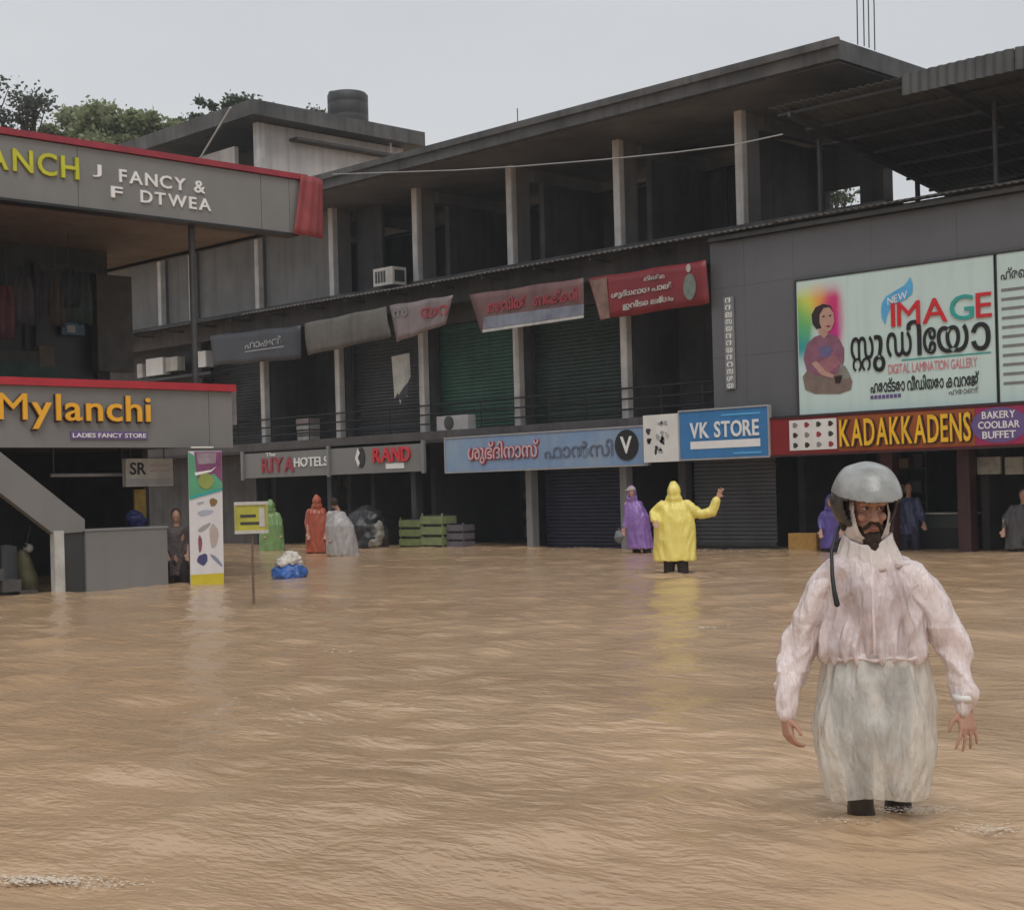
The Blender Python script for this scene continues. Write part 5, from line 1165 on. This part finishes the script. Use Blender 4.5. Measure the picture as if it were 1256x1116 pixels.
# purple coat walking left with a bag
PUR = mat('purple raincoat', (.19, .095, .34), .35, .25, 5, 0, .2, 26, col2=(.30, .18, .46))
person('wading person in a purple raincoat and pale cap by the navy shutter', PURP, PUR, [[(-.17, -.05, .75), (-.23, -.08, .52)], [(.17, .02, .75), (.16, -.10, .5)]], .08, .29, (-.06, 0, 1.27), hood=True, cap=(.45, .38, .36), seed=2, lean=-.8, shoulder=.17, depth=.8)
p = atZ(757, 672, 0); rz = math.atan2(-PURP.x, PURP.y)
t = thing('carry_bag', PURP + Vector((-.30 * math.cos(rz), -.30 * math.sin(rz) - .08, .22)), 'small grey bag hanging from the hand of the purple coated person', 'bag')
fuse('bag', B().ell((0, 0, .12), (.11, .07, .13)).tube([(-.05, 0, .22), (0, 0, .32), (.05, 0, .22)], .014, 8, round_=True), .014, 2, mat('grey bag', (.16, .165, .18), .6, .25, 7), t, wr(.02, 10))
ORP = atZ(389, 679, 0); WHP = atZ(415, 682, 0); GRP = atZ(334, 676, 0)
person('person in an orange red raincoat beside the pale coated one', ORP, (.42, .10, .055), [[(-.22, 0, .75), (-.20, -.1, .5)], [(.20, 0, .75), (.20, -.08, .5)]], .02, .27, (.02, 0, 1.25), hood=True, seed=3, yaw=1, shoulder=.20)
person('person in a pale grey raincoat flaring at the hem beside the orange red one', WHP, (.42, .40, .40), [[(-.20, 0, .75), (-.18, -.1, .5)], [(.22, 0, .75), (.24, -.08, .5)]], .0, .36, (-.06, 0, 1.20), hood=False, seed=4, yaw=1, lean=-.9, shoulder=.18, depth=.7)
person('person in a pale green raincoat behind the small yellow box sign', GRP, (.20, .34, .13), [[(-.20, 0, .75), (-.18, -.1, .5)], [(.22, 0, .75), (.22, -.08, .5)]], .0, .33, (-.02, 0, 1.16), hood=True, seed=5, yaw=1, shoulder=.19)
q = atY(1116, 672, 27.0); q.z = 0
person('person in a blue shirt standing inside the bakery behind the helmeted man', q, (.06, .075, .16), [[(-.22, 0, .72), (-.20, -.15, .55)], [(.24, 0, .72), (.28, -.15, .52)]], .30, .22, (0, 0, 1.22), hood=False, seed=6, coat_name='shirt', pants=(.03, .03, .06), group='people inside the shops')
q = atY(1020, 676, 26.2); q.z = 0
person('person in violet blue clothes partly hidden by the helmeted man', q, (.10, .07, .30), [[(-.2, 0, .62), (-.2, -.12, .42)], [(.2, 0, .62), (.2, -.12, .42)]], .05, .22, (0, 0, .98), hood=True, seed=7, shoulder=.17, coat_name='shawl', group='people inside the shops')
q = atX(217, 672, -22.0); q.z = 0
person('person in a dark checked shirt standing under the lower canopy', q, mat('checked shirt', (.055, .04, .042), .8, .6, 24, col2=(.14, .125, .12)), [[(-.2, 0, .66), (-.17, -.15, .5)], [(.2, 0, .66), (.18, -.15, .5)]], .12, .19, (0, 0, 1.12), hood=False, seed=8, shoulder=.17, coat_name='shirt', group='people inside the shops')
q = atY(1250, 676, 26.6); q.z = 0
person('person in grey clothes at the right edge before the bakery', q, (.07, .066, .07), [[(-.24, 0, .62), (-.26, -.15, .42)], [(.2, 0, .62), (.2, -.12, .42)]], .05, .26, (.1, 0, 1.05), hood=False, seed=9, shoulder=.18, coat_name='shirt', group='people inside the shops')

# froth and splashes on the water
fr = B(); rnd = random.Random(5)
def froth(px_, py_, wx, wy, n, r0, r1):
    for k in range(n):
        p = atZ(px_ + rnd.gauss(0, 1) * wx, py_ + rnd.gauss(0, 1) * wy, 0.004); r_ = rnd.uniform(r0, r1); e = rnd.uniform(.5, 1)
        fr.ell(p, (r_ * 1.9, r_ * 1.5 * e, r_ * .10), 9, 4)
froth(50, 1078, 36, 3, 420, .0012, .0055); froth(120, 1084, 40, 3, 160, .001, .004); froth(1100, 992, 34, 3, 260, .0012, .005); froth(1050, 1004, 16, 2, 120, .001, .004); froth(1215, 1016, 20, 3, 110, .001, .005); froth(870, 769, 9, 1, 26, .006, .02); froth(900, 674, 70, 1.5, 60, .01, .035); froth(640, 672, 90, 1, 40, .01, .03); froth(420, 798, 12, 2, 14, .004, .012)
tag(fr.build('froth', mat('water froth', (.68, .58, .46), .5, .15, 6), smooth=True), kind='stuff')

# rain-laden air over the whole court
hz_ = B().box(-110, 40, -40, 120, -2.0, 22).build('haze', None); hz_['kind'] = 'stuff'
hm = bpy.data.materials.new('rain haze'); hm.use_nodes = True; ht = hm.node_tree; ht.nodes.clear()
pv = ht.nodes.new('ShaderNodeVolumePrincipled'); pv.inputs['Color'].default_value = (.86, .89, .92, 1); pv.inputs['Density'].default_value = .0009
ho = ht.nodes.new('ShaderNodeOutputMaterial'); ht.links.new(pv.outputs[0], ho.inputs['Volume']); hz_.data.materials.append(hm)

COL.objects.link(WATER)
bpy.data.batch_remove(JUNK)
